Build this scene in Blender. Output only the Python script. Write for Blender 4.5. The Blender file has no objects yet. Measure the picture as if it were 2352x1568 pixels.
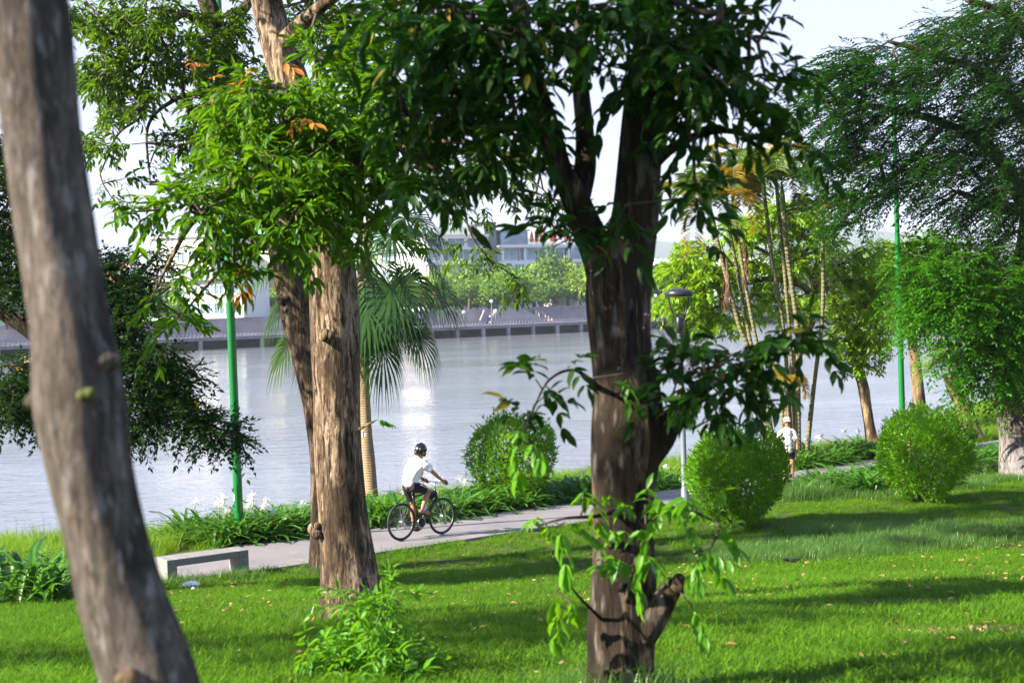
import bpy, bmesh, math, random
import numpy as np
from mathutils import Vector, Matrix

# ------------------------------------------------------------------ camera, sky, sun, exposure
SC = bpy.context.scene
COL = SC.collection
CAM_Z = 6.2                      # metres above the river
F = 3267.0                       # focal length in the units of a 2352 px wide picture
PITCH, ROLL = math.radians(1.438), math.radians(2.0)
_f = np.array([0, math.cos(PITCH), -math.sin(PITCH)])
_u0 = np.array([0, math.sin(PITCH), math.cos(PITCH)])
_r0 = np.array([1.0, 0, 0])
_rt = math.cos(ROLL) * _r0 - math.sin(ROLL) * _u0
_up = math.sin(ROLL) * _r0 + math.cos(ROLL) * _u0
CAM = np.array([0, 0, CAM_Z])
cam_data = bpy.data.cameras.new('camera')
cam = bpy.data.objects.new('camera', cam_data)
COL.objects.link(cam)
m = Matrix.Identity(4)
for i in range(3):
    m[i][0], m[i][1], m[i][2], m[i][3] = _rt[i], _up[i], -_f[i], CAM[i]
cam.matrix_world = m
cam_data.lens, cam_data.sensor_width, cam_data.sensor_fit = 50, 36, 'HORIZONTAL'
cam_data.clip_start, cam_data.clip_end = 0.1, 20000
cam_data.dof.use_dof = True
cam_data.dof.focus_distance = 25.5
cam_data.dof.aperture_fstop = 3.4
cam_data.dof.aperture_blades = 9
SC.camera = cam

SUN_EL, SUN_AZ = math.radians(33), (-0.93, -0.37)      # horizontal direction towards the sun
world = bpy.data.worlds.new('World')
SC.world = world
world.use_nodes = True
wn, wl = world.node_tree.nodes, world.node_tree.links
wn.clear()
wo = wn.new('ShaderNodeOutputWorld')
bg = wn.new('ShaderNodeBackground')
bg.inputs[1].default_value = 0.085
sky = wn.new('ShaderNodeTexSky')
sky.sky_type = 'NISHITA'
sky.sun_disc = False
sky.sun_elevation = SUN_EL
sky.sun_rotation = math.atan2(SUN_AZ[0], SUN_AZ[1])
sky.air_density, sky.dust_density, sky.ozone_density = 1.0, 0.8, 3.0
# a thin veil of high cloud, streaked along the horizon
tc = wn.new('ShaderNodeTexCoord')
mp = wn.new('ShaderNodeMapping')
mp.inputs['Scale'].default_value = (1.6, 1.6, 14)
nz = wn.new('ShaderNodeTexNoise')
nz.inputs['Scale'].default_value = 2.2
nz.inputs['Detail'].default_value = 6
rp = wn.new('ShaderNodeValToRGB')
rp.color_ramp.elements[0].position, rp.color_ramp.elements[1].position = 0.3, 0.75
rp.color_ramp.elements[0].color = (0.80, 0.80, 0.80, 1)
rp.color_ramp.elements[1].color = (0.97, 0.97, 0.97, 1)
mx = wn.new('ShaderNodeMix')
mx.data_type = 'RGBA'
mx.inputs['B'].default_value = (2.2, 2.3, 3.4, 1)
wl.new(tc.outputs['Generated'], mp.inputs[0])
wl.new(mp.outputs[0], nz.inputs['Vector'])
wl.new(nz.outputs['Fac'], rp.inputs[0])
sp = wn.new('ShaderNodeSeparateXYZ')          # the veil is seen edge on, so it is densest towards the horizon
wl.new(tc.outputs['Generated'], sp.inputs[0])
vr = wn.new('ShaderNodeMapRange')
vr.interpolation_type = 'SMOOTHSTEP'
vr.inputs['From Min'].default_value, vr.inputs['From Max'].default_value = .24, .75
vr.inputs['To Min'].default_value, vr.inputs['To Max'].default_value = 1.0, .12
wl.new(sp.outputs['Z'], vr.inputs['Value'])
vm = wn.new('ShaderNodeMath')
vm.operation = 'MULTIPLY'
wl.new(rp.outputs[0], vm.inputs[0])
wl.new(vr.outputs[0], vm.inputs[1])
wl.new(vm.outputs[0], mx.inputs['Factor'])
wl.new(sky.outputs[0], mx.inputs['A'])
wl.new(mx.outputs['Result'], bg.inputs[0])
wl.new(bg.outputs[0], wo.inputs[0])

sun_data = bpy.data.lights.new('sun', 'SUN')
sun_data.energy, sun_data.angle, sun_data.color = 5.0, math.radians(0.55), (1.0, 0.88, 0.70)
sun = bpy.data.objects.new('sun', sun_data)
COL.objects.link(sun)
_h = math.hypot(*SUN_AZ)
TO_SUN = Vector((SUN_AZ[0] / _h * math.cos(SUN_EL), SUN_AZ[1] / _h * math.cos(SUN_EL), math.sin(SUN_EL)))
sun.rotation_euler = TO_SUN.to_track_quat('Z', 'Y').to_euler()
sun.location = (0, 0, 60)
vs = SC.view_settings
vs.view_transform, vs.look, vs.exposure, vs.gamma = 'Standard', 'None', 2.1, 1.0
vs.use_curve_mapping = False
SC.cycles.max_bounces = 8
SC.cycles.transparent_max_bounces = 8
SC.cycles.use_denoising = True

# ------------------------------------------------------------------ helpers
rng = np.random.default_rng(11)
R = random.Random(5)


def W(px, py, d):
    """the point at depth d seen at (px, py) of the 2352 px wide photograph"""
    return CAM + d * (_f + (px - 1176) / F * _rt - (py - 784) / F * _up)


def project(P):
    v = P - CAM
    d = v @ _f
    return 1176 + (v @ _rt) / d * F, 784 - (v @ _up) / d * F, d


def prof(y):
    return CAM_Z + np.interp(y, [-20, 0, 4, 7, 10, 13, 16, 19, 22, 26, 30, 36.5, 45, 60, 120],
                             [-1.3, -1.5, -1.65, -1.95, -2.4, -2.85, -3.32, -3.77, -4.1, -4.22, -4.42, -4.80, -4.98, -5.1, -5.2])


def on_ground(px, d):
    py = 702 - 0.0349 * (px - 1176) + (CAM_Z - prof(d)) / d * F
    w = W(px, py, d)
    return w[0], w[1]


BANK = np.array([on_ground(px, d) for px, d in ((-900, 23), (-200, 26), (0, 27), (330, 27.6), (560, 29), (860, 33), (1090, 36), (1350, 40), (1540, 42),
                                               (1870, 45), (2020, 47), (2250, 60), (2400, 75), (2600, 92), (3200, 125))])
PATH = np.array([(-26, 10.5), (-18, 15.4), (-12, 19.0), (-9, 21), (-6, 22.95), (-3.4, 25.2), (-1, 27.4), (1.6, 30.2), (4.2, 33.2), (7.6, 36.9), (10.6, 39.7), (14, 43.0), (20, 48), (35, 60), (70, 90)])


def smooth_line(P, n=10):
    P = np.asarray(P, float)
    Q = np.vstack([2 * P[0] - P[1], P, 2 * P[-1] - P[-2]])
    out = []
    for i in range(1, len(Q) - 2):
        p0, p1, p2, p3 = Q[i - 1:i + 3]
        for t in np.linspace(0, 1, n, endpoint=False):
            out.append(0.5 * (2 * p1 + (p2 - p0) * t + (2 * p0 - 5 * p1 + 4 * p2 - p3) * t * t + (3 * p1 - p0 - 3 * p2 + p3) * t ** 3))
    out.append(P[-1])
    return np.array(out)


PATHS = smooth_line(PATH, 8)


def bank_y(x):
    return np.interp(x, BANK[:, 0], BANK[:, 1])


def gz(x, y):
    """height of the near ground"""
    x, y = np.asarray(x, float), np.asarray(y, float)
    e = y - bank_y(x)
    z = prof(np.where(e > 0, bank_y(x), y))
    z = z + 0.05 * np.sin(x * 0.9 + 1.3) * np.sin(y * 0.7) * np.clip((20 - y) / 8, 0, 1)
    drop = np.where(e > 0, 0.10 * e + 0.42 * np.maximum(e - 0.8, 0), 0)
    return np.maximum(z - drop, -2.0)


def path_dist(x, y):
    """signed distance to the path's centre line, positive on the river side"""
    x, y = np.atleast_1d(np.asarray(x, float)), np.atleast_1d(np.asarray(y, float))
    best = np.full(x.shape, 1e9)
    sg = np.ones(x.shape)
    for a, b in zip(PATHS[:-1], PATHS[1:]):
        ab = b - a
        t = np.clip(((x - a[0]) * ab[0] + (y - a[1]) * ab[1]) / (ab @ ab), 0, 1)
        dx, dy = x - a[0] - t * ab[0], y - a[1] - t * ab[1]
        d = np.hypot(dx, dy)
        s = np.sign(ab[0] * dy - ab[1] * dx)
        k = d < best
        best = np.where(k, d, best)
        sg = np.where(k, s, sg)
    return best * sg


def np_mesh(name, V, faces, mat=None, smooth=False):
    """mesh from vertex array and a list of face arrays (each of one size)"""
    me = bpy.data.meshes.new(name)
    V = np.asarray(V, np.float32).reshape(-1, 3)
    faces = [np.asarray(f, np.int32) for f in faces if len(f)]
    me.vertices.add(len(V))
    me.vertices.foreach_set('co', V.ravel())
    loops = np.concatenate([f.ravel() for f in faces])
    tot = np.concatenate([np.full(len(f), f.shape[1], np.int32) for f in faces])
    st = np.concatenate([[0], np.cumsum(tot)[:-1]]).astype(np.int32)
    me.loops.add(len(loops))
    me.loops.foreach_set('vertex_index', loops)
    me.polygons.add(len(tot))
    me.polygons.foreach_set('loop_start', st)
    me.polygons.foreach_set('use_smooth', np.full(len(tot), bool(smooth)))
    me.update(calc_edges=True)
    me.validate()
    if mat:
        me.materials.append(mat)
    return me


class MB:
    """collects shapes, builds ONE mesh"""
    def __init__(self):
        self.V, self.F, self.n = [], [], 0

    def add(self, V, faces):
        V = np.asarray(V, float).reshape(-1, 3)
        for f in faces:
            f = np.asarray(f, int)
            if len(f):
                self.F.append(f + self.n)
        self.V.append(V)
        self.n += len(V)
        return self

    def box(self, c, s, rz=0.0, rx=0.0, bevel=0.0):
        x, y, z = np.array(s) / 2
        b = min(bevel, x * .9, y * .9, z * .9)
        if b <= 0:
            V = np.array([(i * x, j * y, k * z) for k in (-1, 1) for j in (-1, 1) for i in (-1, 1)])
            Fq = [(0, 2, 3, 1), (4, 5, 7, 6), (0, 1, 5, 4), (2, 6, 7, 3), (0, 4, 6, 2), (1, 3, 7, 5)]
            T = []
        else:
            bm = bmesh.new()
            bmesh.ops.create_cube(bm, size=1)
            for v in bm.verts:
                v.co = (v.co.x * s[0], v.co.y * s[1], v.co.z * s[2])
            bmesh.ops.bevel(bm, geom=bm.edges[:], offset=b, segments=1, affect='EDGES', profile=.5)
            bm.verts.index_update()
            V = np.array([v.co[:] for v in bm.verts])
            Fq = [[v.index for v in f.verts] for f in bm.faces if len(f.verts) == 4]
            T = [[v.index for v in f.verts] for f in bm.faces if len(f.verts) == 3]
            bm.free()
        if rx:
            c_, s_ = math.cos(rx), math.sin(rx)
            V = V @ np.array([[1, 0, 0], [0, c_, s_], [0, -s_, c_]])
        if rz:
            c_, s_ = math.cos(rz), math.sin(rz)
            V = V @ np.array([[c_, s_, 0], [-s_, c_, 0], [0, 0, 1]])
        return self.add(V + np.array(c), [Fq, T])

    def tube(self, P, r, seg=8, cap=True, noise=0.0, nk=None):
        V, Fq, T = tube_arrays(P, r, seg, cap, noise, nk)
        return self.add(V, [Fq, T])

    def lathe(self, profile, seg=24, c=(0, 0, 0), M=None):
        a = np.linspace(0, 2 * math.pi, seg, endpoint=False)
        V = np.array([(r * math.cos(t), r * math.sin(t), z) for r, z in profile for t in a])
        n = len(profile)
        Fq = [(i * seg + j, i * seg + (j + 1) % seg, (i + 1) * seg + (j + 1) % seg, (i + 1) * seg + j) for i in range(n - 1) for j in range(seg)]
        if M is not None:
            V = V @ np.array(M).T
        return self.add(V + np.array(c), [Fq])

    def ball(self, c, r, seg=12, ring=8, squash=None):
        pr = [(max(1e-4, math.sin(t)), -math.cos(t)) for t in np.linspace(0, math.pi, ring + 1)]
        r = np.array(r if hasattr(r, '__len__') else (r, r, r))
        a = np.linspace(0, 2 * math.pi, seg, endpoint=False)
        V = np.array([(q * math.cos(t), q * math.sin(t), z) for q, z in pr for t in a]) * r
        Fq = [(i * seg + j, i * seg + (j + 1) % seg, (i + 1) * seg + (j + 1) % seg, (i + 1) * seg + j) for i in range(ring) for j in range(seg)]
        return self.add(V + np.array(c), [Fq])

    def mesh(self, name, mat=None, smooth=False):
        if not self.V:
            return None
        return np_mesh(name, np.vstack(self.V), self.F, mat, smooth)

    def build(self, name, mat=None, parent=None, smooth=False, loc=None):
        return link(name, self.mesh(name, mat, smooth), parent, loc)


def tube_arrays(P, r, seg=8, cap=True, noise=0.0, nk=None):
    P = np.asarray(P, float)
    n = len(P)
    r = np.full(n, r, float) if np.isscalar(r) else np.asarray(r, float)
    T = np.gradient(P, axis=0)
    T /= np.linalg.norm(T, axis=1)[:, None] + 1e-9
    ref = np.array([0.31, 0.95, 0.05]) if abs(T[:, 2]).mean() > .6 else np.array([0.05, 0.1, 1.0])
    A = np.cross(T, ref)
    A /= np.linalg.norm(A, axis=1)[:, None] + 1e-9
    B = np.cross(T, A)
    th = np.linspace(0, 2 * math.pi, seg, endpoint=False)
    rad = r[:, None] * np.ones(seg)
    if noise:
        s = np.concatenate([[0], np.cumsum(np.linalg.norm(np.diff(P, axis=0), axis=1))])[:, None]
        q = np.random.default_rng(nk or 3)
        acc = 0
        for _ in range(14):
            k = q.integers(1, 11)
            acc = acc + np.sin(k * th[None] + s / max(r.max(), .03) * q.normal(0, .9) + q.uniform(0, 7)) * q.uniform(.3, 1) / (.6 + .12 * k)
        rad = rad * (1 + noise * acc / 3)
    V = (P[:, None, :] + rad[..., None] * (np.cos(th)[None, :, None] * A[:, None] + np.sin(th)[None, :, None] * B[:, None])).reshape(-1, 3)
    i, j = np.meshgrid(np.arange(n - 1), np.arange(seg), indexing='ij')
    a, b = (i * seg + j).ravel(), (i * seg + (j + 1) % seg).ravel()
    Fq = np.stack([a, b, b + seg, a + seg], 1)
    Ft = np.zeros((0, 3), int)
    if cap:
        V = np.vstack([V, P[0], P[-1]])
        k = np.arange(seg)
        Ft = np.vstack([np.stack([(k + 1) % seg, k, np.full(seg, n * seg)], 1), np.stack([(n - 1) * seg + k, (n - 1) * seg + (k + 1) % seg, np.full(seg, n * seg + 1)], 1)])
    return V, Fq, Ft


def link(name, data, parent=None, loc=None):
    o = bpy.data.objects.new(name, data)
    COL.objects.link(o)
    if parent is not None:
        o.parent = parent
    if loc is not None:
        o.location = loc
    return o


def tag(o, label=None, cat=None, group=None, kind=None):
    for k, v in (('label', label), ('category', cat), ('group', group), ('kind', kind)):
        if v:
            o[k] = v
    return o


def empty(name, loc, label=None, cat=None, group=None, rz=0.0):
    o = link(name, None, None, tuple(float(v) for v in loc))
    o.empty_display_size = .2
    o.rotation_euler = (0, 0, rz)
    return tag(o, label, cat, group)


def copy_tree(o, parent=None):
    c = o.copy()
    COL.objects.link(c)
    c.parent = parent
    for ch in list(o.children):
        copy_tree(ch, c)
    return c


# ------------------------------------------------------------------ materials
def new_mat(name):
    mt = bpy.data.materials.new(name)
    mt.use_nodes = True
    nt = mt.node_tree
    nt.nodes.clear()
    out = nt.nodes.new('ShaderNodeOutputMaterial')
    return mt, nt, out


def nd(nt, kind, **kw):
    n = nt.nodes.new('ShaderNode' + kind)
    for k, v in kw.items():
        if hasattr(n, k) and not k[0].isupper():
            setattr(n, k, v)
        else:
            n.inputs[k.replace('_', ' ')].default_value = v
    return n


def rgba(c):
    return (c[0], c[1], c[2], 1)


def mixc(nt, fac, a, b, blend='MIX'):
    n = nt.nodes.new('ShaderNodeMix')
    n.data_type = 'RGBA'
    n.blend_type = blend
    for s, v in (('Factor', fac), ('A', a), ('B', b)):
        if isinstance(v, bpy.types.NodeSocket):
            nt.links.new(v, n.inputs[s])
        elif s == 'Factor':
            n.inputs[s].default_value = v
        else:
            n.inputs[s].default_value = rgba(v)
    return n.outputs['Result']


def ramp(nt, src, stops):
    n = nt.nodes.new('ShaderNodeValToRGB')
    el = n.color_ramp.elements
    while len(el) < len(stops):
        el.new(.5)
    for e, (p, c) in zip(el, stops):
        e.position = p
        e.color = rgba(c) if hasattr(c, '__len__') else (c, c, c, 1)
    nt.links.new(src, n.inputs[0])
    return n.outputs[0]


def noise(nt, scale, detail=4, rough=.55, stretch=None, world_pos=False, dist=0.0):
    n = nd(nt, 'TexNoise', Scale=scale, Detail=detail, Roughness=rough, Distortion=dist)
    if world_pos:
        src = nt.nodes.new('ShaderNodeNewGeometry').outputs['Position']
    else:
        src = nt.nodes.new('ShaderNodeTexCoord').outputs['Object']
    if stretch:
        mpn = nd(nt, 'Mapping')
        mpn.inputs['Scale'].default_value = stretch
        nt.links.new(src, mpn.inputs[0])
        src = mpn.outputs[0]
    nt.links.new(src, n.inputs['Vector'])
    return n.outputs['Fac']


def bump(nt, h, dist=.01, strength=1.0):
    b = nd(nt, 'Bump', Strength=strength, Distance=dist)
    nt.links.new(h, b.inputs['Height'])
    return b.outputs[0]


def principled(nt, out, base, rough=.6, metal=0.0, spec=.5, normal=None, **kw):
    p = nt.nodes.new('ShaderNodeBsdfPrincipled')
    if isinstance(base, bpy.types.NodeSocket):
        nt.links.new(base, p.inputs['Base Color'])
    else:
        p.inputs['Base Color'].default_value = rgba(base)
    if isinstance(rough, bpy.types.NodeSocket):
        nt.links.new(rough, p.inputs['Roughness'])
    else:
        p.inputs['Roughness'].default_value = rough
    p.inputs['Metallic'].default_value = metal
    p.inputs['Specular IOR Level'].default_value = spec
    if normal is not None:
        nt.links.new(normal, p.inputs['Normal'])
    if out is not None:
        nt.links.new(p.outputs[0], out.inputs[0])
    return p


def plain(name, c, rough=.6, metal=0.0, var=.12, scale=6.0, spec=.5, bmp=0.0):
    """a colour with slight uneven wear"""
    mt, nt, out = new_mat(name)
    f = noise(nt, scale, 5)
    lo, hi = [v * (1 - var) for v in c], [min(1, v * (1 + var)) for v in c]
    col = ramp(nt, f, [(.3, lo), (.7, hi)])
    principled(nt, out, col, rough, metal, spec, bump(nt, f, bmp) if bmp else None)
    return mt


def leaf_mat(name, dark, light, trans, tfac=.35, rough=.45, spec=.4, patch=.35, pscale=.6, old=None):
    mt, nt, out = new_mat(name)
    g = nt.nodes.new('ShaderNodeNewGeometry')
    oi = nt.nodes.new('ShaderNodeObjectInfo')
    ad = nd(nt, 'Math', operation='ADD')
    nt.links.new(g.outputs['Random Per Island'], ad.inputs[0])
    nt.links.new(oi.outputs['Random'], ad.inputs[1])
    fr = nd(nt, 'Math', operation='FRACT')
    nt.links.new(ad.outputs[0], fr.inputs[0])
    c1 = mixc(nt, fr.outputs[0], dark, light) if old is None else ramp(nt, fr.outputs[0], [(0.0, dark), (.975, light), (.982, old), (1.0, old)])
    big = noise(nt, pscale, 2, world_pos=True)
    c2 = mixc(nt, ramp(nt, big, [(.35, 0.0), (.65, patch)]), c1, light)
    p = principled(nt, None, c2, rough, 0, spec)
    t = nd(nt, 'BsdfTranslucent')
    tcol = mixc(nt, fr.outputs[0], [v * .75 for v in trans], trans)
    nt.links.new(tcol, t.inputs[0])
    ms = nd(nt, 'MixShader')
    ms.inputs[0].default_value = tfac
    nt.links.new(p.outputs[0], ms.inputs[1])
    nt.links.new(t.outputs[0], ms.inputs[2])
    nt.links.new(ms.outputs[0], out.inputs[0])
    return mt


def bark_mat(name, pale, mid, dark, pale_lim=.5, scale=1.0, lichen=None, bdist=.03, stretch=.16, wash=None, fis=.47):
    """long plates of pale and brown bark between dark fissures"""
    mt, nt, out = new_mat(name)
    a = noise(nt, 12 * scale, 8, .72, (1, 1, stretch), dist=.9)
    b = noise(nt, 30 * scale, 7, .70, (1, 1, stretch * .9), dist=.8)
    c = noise(nt, 3.1 * scale, 4, .55, (1, 1, .4))
    e = noise(nt, 60 * scale, 4, .6, (1, 1, .3))
    base = mixc(nt, ramp(nt, a, [(pale_lim - .05, 0.0), (pale_lim + .06, 1.0)]), mid, pale)
    base = mixc(nt, ramp(nt, c, [(.40, 1.0), (.52, 0.0)]), base, [v * .5 for v in mid])
    base = mixc(nt, ramp(nt, e, [(.35, .5), (.6, 0.0)]), base, dark)
    base = mixc(nt, ramp(nt, b, [(fis - .10, 1.0), (fis + .02, 0.0)]), base, dark)
    if lichen:
        l = noise(nt, 19 * scale, 3, .55, (1, 1, .3))
        base = mixc(nt, ramp(nt, l, [(.56, 0.0), (.70, .7)]), base, lichen)
    if wash:
        sx = nt.nodes.new('ShaderNodeSeparateXYZ')
        nt.links.new(nt.nodes.new('ShaderNodeTexCoord').outputs['Object'], sx.inputs[0])
        mr = nd(nt, 'MapRange')
        mr.inputs['From Min'].default_value, mr.inputs['From Max'].default_value = wash[1], wash[1] * .35
        nt.links.new(sx.outputs['Z'], mr.inputs['Value'])
        ml = nd(nt, 'Math', operation='MULTIPLY')
        nt.links.new(mr.outputs[0], ml.inputs[0])
        nt.links.new(ramp(nt, a, [(.36, .1), (.55, .95)]), ml.inputs[1])
        base = mixc(nt, ml.outputs[0], base, wash[0])
    h = mixc(nt, .5, a, b)
    h = mixc(nt, .2, h, e)
    principled(nt, out, base, .92, 0, .15, bump(nt, h, bdist))
    return mt


M = {}
M['bark_pale'] = bark_mat('bark_pale', (.47, .35, .25), (.15, .105, .07), (.018, .013, .010), .50, bdist=.07, fis=.505)
M['bark_brown'] = bark_mat('bark_brown', (.24, .17, .11), (.075, .054, .038), (.012, .010, .008), .54, bdist=.07, fis=.50)
M['bark_dark'] = bark_mat('bark_dark', (.27, .185, .11), (.036, .027, .020), (.008, .006, .005), .58, .9, lichen=(.13, .125, .115), stretch=.14, bdist=.04)  # darkened so the trunk's shade is put into the bark colour
M['bark_grey'] = bark_mat('bark_grey', (.16, .135, .118), (.085, .072, .062), (.03, .026, .022), .5, 2.0, lichen=(.26, .25, .25), stretch=.16, fis=.46)
M['bark_tan'] = bark_mat('bark_tan', (.32, .225, .135), (.15, .105, .062), (.04, .03, .02), .5, fis=.44)
M['bark_wash'] = bark_mat('bark_wash', (.15, .105, .075), (.05, .037, .028), (.014, .011, .009), .54, wash=((.20, .19, .195), 1.7))
M['twig'] = plain('twig', (.045, .034, .025), .9, var=.4)
M['leaf_deep'] = leaf_mat('leaf_deep', (.005, .022, .003), (.016, .060, .005), (.06, .20, .006), .22, .5, .15, old=(.16, .13, .012))  # leaf colour darkened to carry the deep shade of the crown
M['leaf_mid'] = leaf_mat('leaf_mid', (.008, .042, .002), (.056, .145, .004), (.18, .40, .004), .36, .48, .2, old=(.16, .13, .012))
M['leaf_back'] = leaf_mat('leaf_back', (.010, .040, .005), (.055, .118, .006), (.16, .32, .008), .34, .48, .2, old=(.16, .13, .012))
M['leaf_sprout'] = leaf_mat('leaf_sprout', (.03, .13, .006), (.085, .24, .010), (.22, .50, .010), .40, .4, .3)
M['leaf_autumn'] = leaf_mat('leaf_autumn', (.20, .06, .01), (.36, .16, .015), (.5, .22, .02), .3, .5)
M['leaf_cassia'] = leaf_mat('leaf_cassia', (.003, .014, .003), (.010, .036, .005), (.05, .15, .01), .2, .5, .2)
M['flower_yellow'] = leaf_mat('flower_yellow', (.55, .42, .03), (.75, .6, .06), (.8, .65, .05), .3, .6)
M['leaf_feather'] = leaf_mat('leaf_feather', (.005, .024, .004), (.018, .068, .007), (.06, .25, .01), .24, .6, .15)  # darker copy: shade on the upper crown put into the leaf colour
M['leaf_lime'] = leaf_mat('leaf_lime', (.07, .18, .005), (.19, .34, .010), (.40, .62, .012), .42, .45)
M['leaf_light'] = leaf_mat('leaf_light', (.06, .18, .012), (.16, .32, .022), (.34, .58, .03), .42, .5)
M['leaf_round'] = leaf_mat('leaf_round', (.012, .07, .002), (.10, .26, .005), (.28, .58, .006), .36, .45, .22)
M['leaf_lily'] = leaf_mat('leaf_lily', (.016, .08, .008), (.065, .18, .016), (.15, .38, .02), .28, .4, .35)
M['petal'] = leaf_mat('petal', (.8, .8, .78), (.86, .86, .84), (.8, .8, .76), .35, .6)
M['frond_fan'] = leaf_mat('frond_fan', (.012, .045, .016), (.042, .11, .024), (.10, .24, .02), .22, .42, .35)
M['frond_dry'] = leaf_mat('frond_dry', (.10, .058, .03), (.17, .10, .052), (.16, .09, .04), .25, .7)
M['frond_green'] = leaf_mat('frond_green', (.035, .09, .01), (.11, .18, .018), (.18, .30, .02), .34, .45)
M['frond_orange'] = leaf_mat('frond_orange', (.20, .155, .012), (.34, .225, .016), (.48, .34, .02), .36, .5)
M['grass'] = leaf_mat('grass', (.006, .034, .002), (.090, .205, .007), (.20, .43, .008), .28, .65, .12, .42, .45)
M['grass_long'] = leaf_mat('grass_long', (.025, .09, .012), (.08, .17, .025), (.18, .36, .03), .32, .38, .5, .3, .4)
M['grass_bank'] = leaf_mat('grass_bank', (.045, .135, .004), (.14, .26, .010), (.30, .52, .014), .42, .5, .3, .5, .3)
M['leaf_fallen'] = leaf_mat('leaf_fallen', (.16, .075, .035), (.40, .24, .13), (.3, .18, .08), .15, .8)
M['far_leaf'] = leaf_mat('far_leaf', (.05, .14, .02), (.14, .26, .035), (.24, .42, .03), .3, .6, .2, .3, .05)
M['far_leaf_lime'] = leaf_mat('far_leaf_lime', (.12, .24, .025), (.22, .34, .045), (.36, .52, .05), .3, .6, .2, .3, .05)
M['far_leaf_deep'] = leaf_mat('far_leaf_deep', (.02, .07, .025), (.05, .12, .03), (.08, .2, .03), .25, .6, .2, .3, .05)
M['hill_forest'] = plain('hill_forest', (.03, .055, .05), .9, 0, .3, .004)
M['far_flame'] = leaf_mat('far_flame', (.5, .13, .03), (.6, .25, .05), (.6, .25, .05), .25, .6)
M['green_paint'] = plain('green_paint', (.004, .13, .024), .32, 0, .1, 3)
M['black_metal'] = plain('black_metal', (.022, .024, .03), .38, .3, .2, 8)
M['grey_paint'] = plain('grey_paint', (.13, .15, .18), .4, .2, .1, 5)
M['black_paint'] = plain('black_paint', (.012, .012, .014), .3, .1, .2, 8)
M['rubber'] = plain('rubber', (.014, .014, .015), .7, 0, .25, 20)
M['steel'] = plain('steel', (.55, .55, .56), .3, .9, .1, 20)
M['bottle'] = plain('bottle', (.55, .62, .72), .25, 0, .1, 20)
M['white_cloth'] = plain('white_cloth', (.80, .79, .81), .85, 0, .04, 9, .2, .006)
M['black_cloth'] = plain('black_cloth', (.018, .016, .02), .85, 0, .3, 12, .2, .004)
M['skin'] = plain('skin', (.34, .165, .095), .55, 0, .08, 10)
M['hair'] = plain('hair', (.012, .010, .010), .5, 0, .3, 30)
M['white_plastic'] = plain('white_plastic', (.72, .75, .8), .4, 0, .06, 9)
M['blue_enamel'] = plain('blue_enamel', (.02, .06, .30), .3, 0, .15, 9)
M['white_paint'] = plain('white_paint', (.74, .75, .77), .7, 0, .04, .3)
M['cream_paint'] = plain('cream_paint', (.72, .64, .46), .8, 0, .08, .3)
M['mint_paint'] = plain('mint_paint', (.50, .66, .60), .8, 0, .08, .3)
M['grey_wall'] = plain('grey_wall', (.25, .24, .28), .85, 0, .2, .35)
M['quay_wall'] = plain('quay_wall', (.25, .235, .26), .9, 0, .3, .3)
M['deck_stone'] = plain('deck_stone', (.16, .16, .20), .9, 0, .3, .5)
M['dark_stone'] = plain('dark_stone', (.008, .008, .012), .9, 0, .3, .5)  # near-black colour stands in for the shade under the deck
M['roof_tile'] = plain('roof_tile', (.36, .15, .09), .85, 0, .25, .7)
M['roof_grey'] = plain('roof_grey', (.34, .38, .38), .8, 0, .15, .5)
M['roof_green'] = plain('roof_green', (.16, .36, .32), .8, 0, .15, .5)
M['red_paint'] = plain('red_paint', (.62, .06, .035), .6, 0, .1, 1)
M['orange_paint'] = plain('orange_paint', (.75, .32, .10), .7, 0, .15, 1)
M['dark_text'] = plain('dark_text', (.07, .10, .10), .6, 0, .1, 1)
M['green_sign'] = plain('green_sign', (.02, .36, .17), .5, 0, .1, 1)
M['blue_sign'] = plain('blue_sign', (.06, .2, .62), .5, 0, .1, 1)


def _glass():
    mt, nt, out = new_mat('window_glass')
    f = noise(nt, .25, 2)
    col = ramp(nt, f, [(.35, (.10, .17, .25)), (.65, (.22, .33, .44))])
    principled(nt, out, col, .08, 0, .8)
    return mt


M['glass'] = _glass()


def _granite():
    mt, nt, out = new_mat('granite')
    a = noise(nt, 150, 2)
    b = noise(nt, 4, 4)
    c = ramp(nt, a, [(.38, (.05, .055, .065)), (.5, (.17, .172, .18)), (.62, (.30, .295, .29))])
    c = mixc(nt, ramp(nt, b, [(.4, 0.0), (.7, .35)]), c, (.25, .24, .2))
    principled(nt, out, c, .6, 0, .4, bump(nt, a, .002))
    return mt


M['granite'] = _granite()


def _pavement():
    mt, nt, out = new_mat('pavement')
    a = noise(nt, 1.1, 6, .6, world_pos=True)
    b = noise(nt, 60, 3, .6, world_pos=True)
    c = ramp(nt, a, [(.3, (.115, .113, .132)), (.5, (.15, .146, .168)), (.75, (.185, .172, .18))])
    c = mixc(nt, ramp(nt, b, [(.35, .35), (.6, 0.0)]), c, (.22, .2, .2))
    d = noise(nt, 3.0, 3, .5, (1, 1, 1), world_pos=True)
    c = mixc(nt, ramp(nt, d, [(.62, 0.0), (.75, .4)]), c, (.30, .27, .22))
    principled(nt, out, c, .75, 0, .3, bump(nt, b, .003))
    return mt


M['pavement'] = _pavement()


def _soil():
    mt, nt, out = new_mat('soil')
    a = noise(nt, .5, 4, world_pos=True)
    b = noise(nt, 9, 5, .6, world_pos=True)
    c = ramp(nt, a, [(.35, (.022, .045, .008)), (.65, (.045, .08, .012))])
    c = mixc(nt, ramp(nt, b, [(.45, 0.0), (.7, .6)]), c, (.14, .10, .05))
    principled(nt, out, c, .95, 0, .1, bump(nt, b, .03))
    return mt


M['soil'] = _soil()


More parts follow.
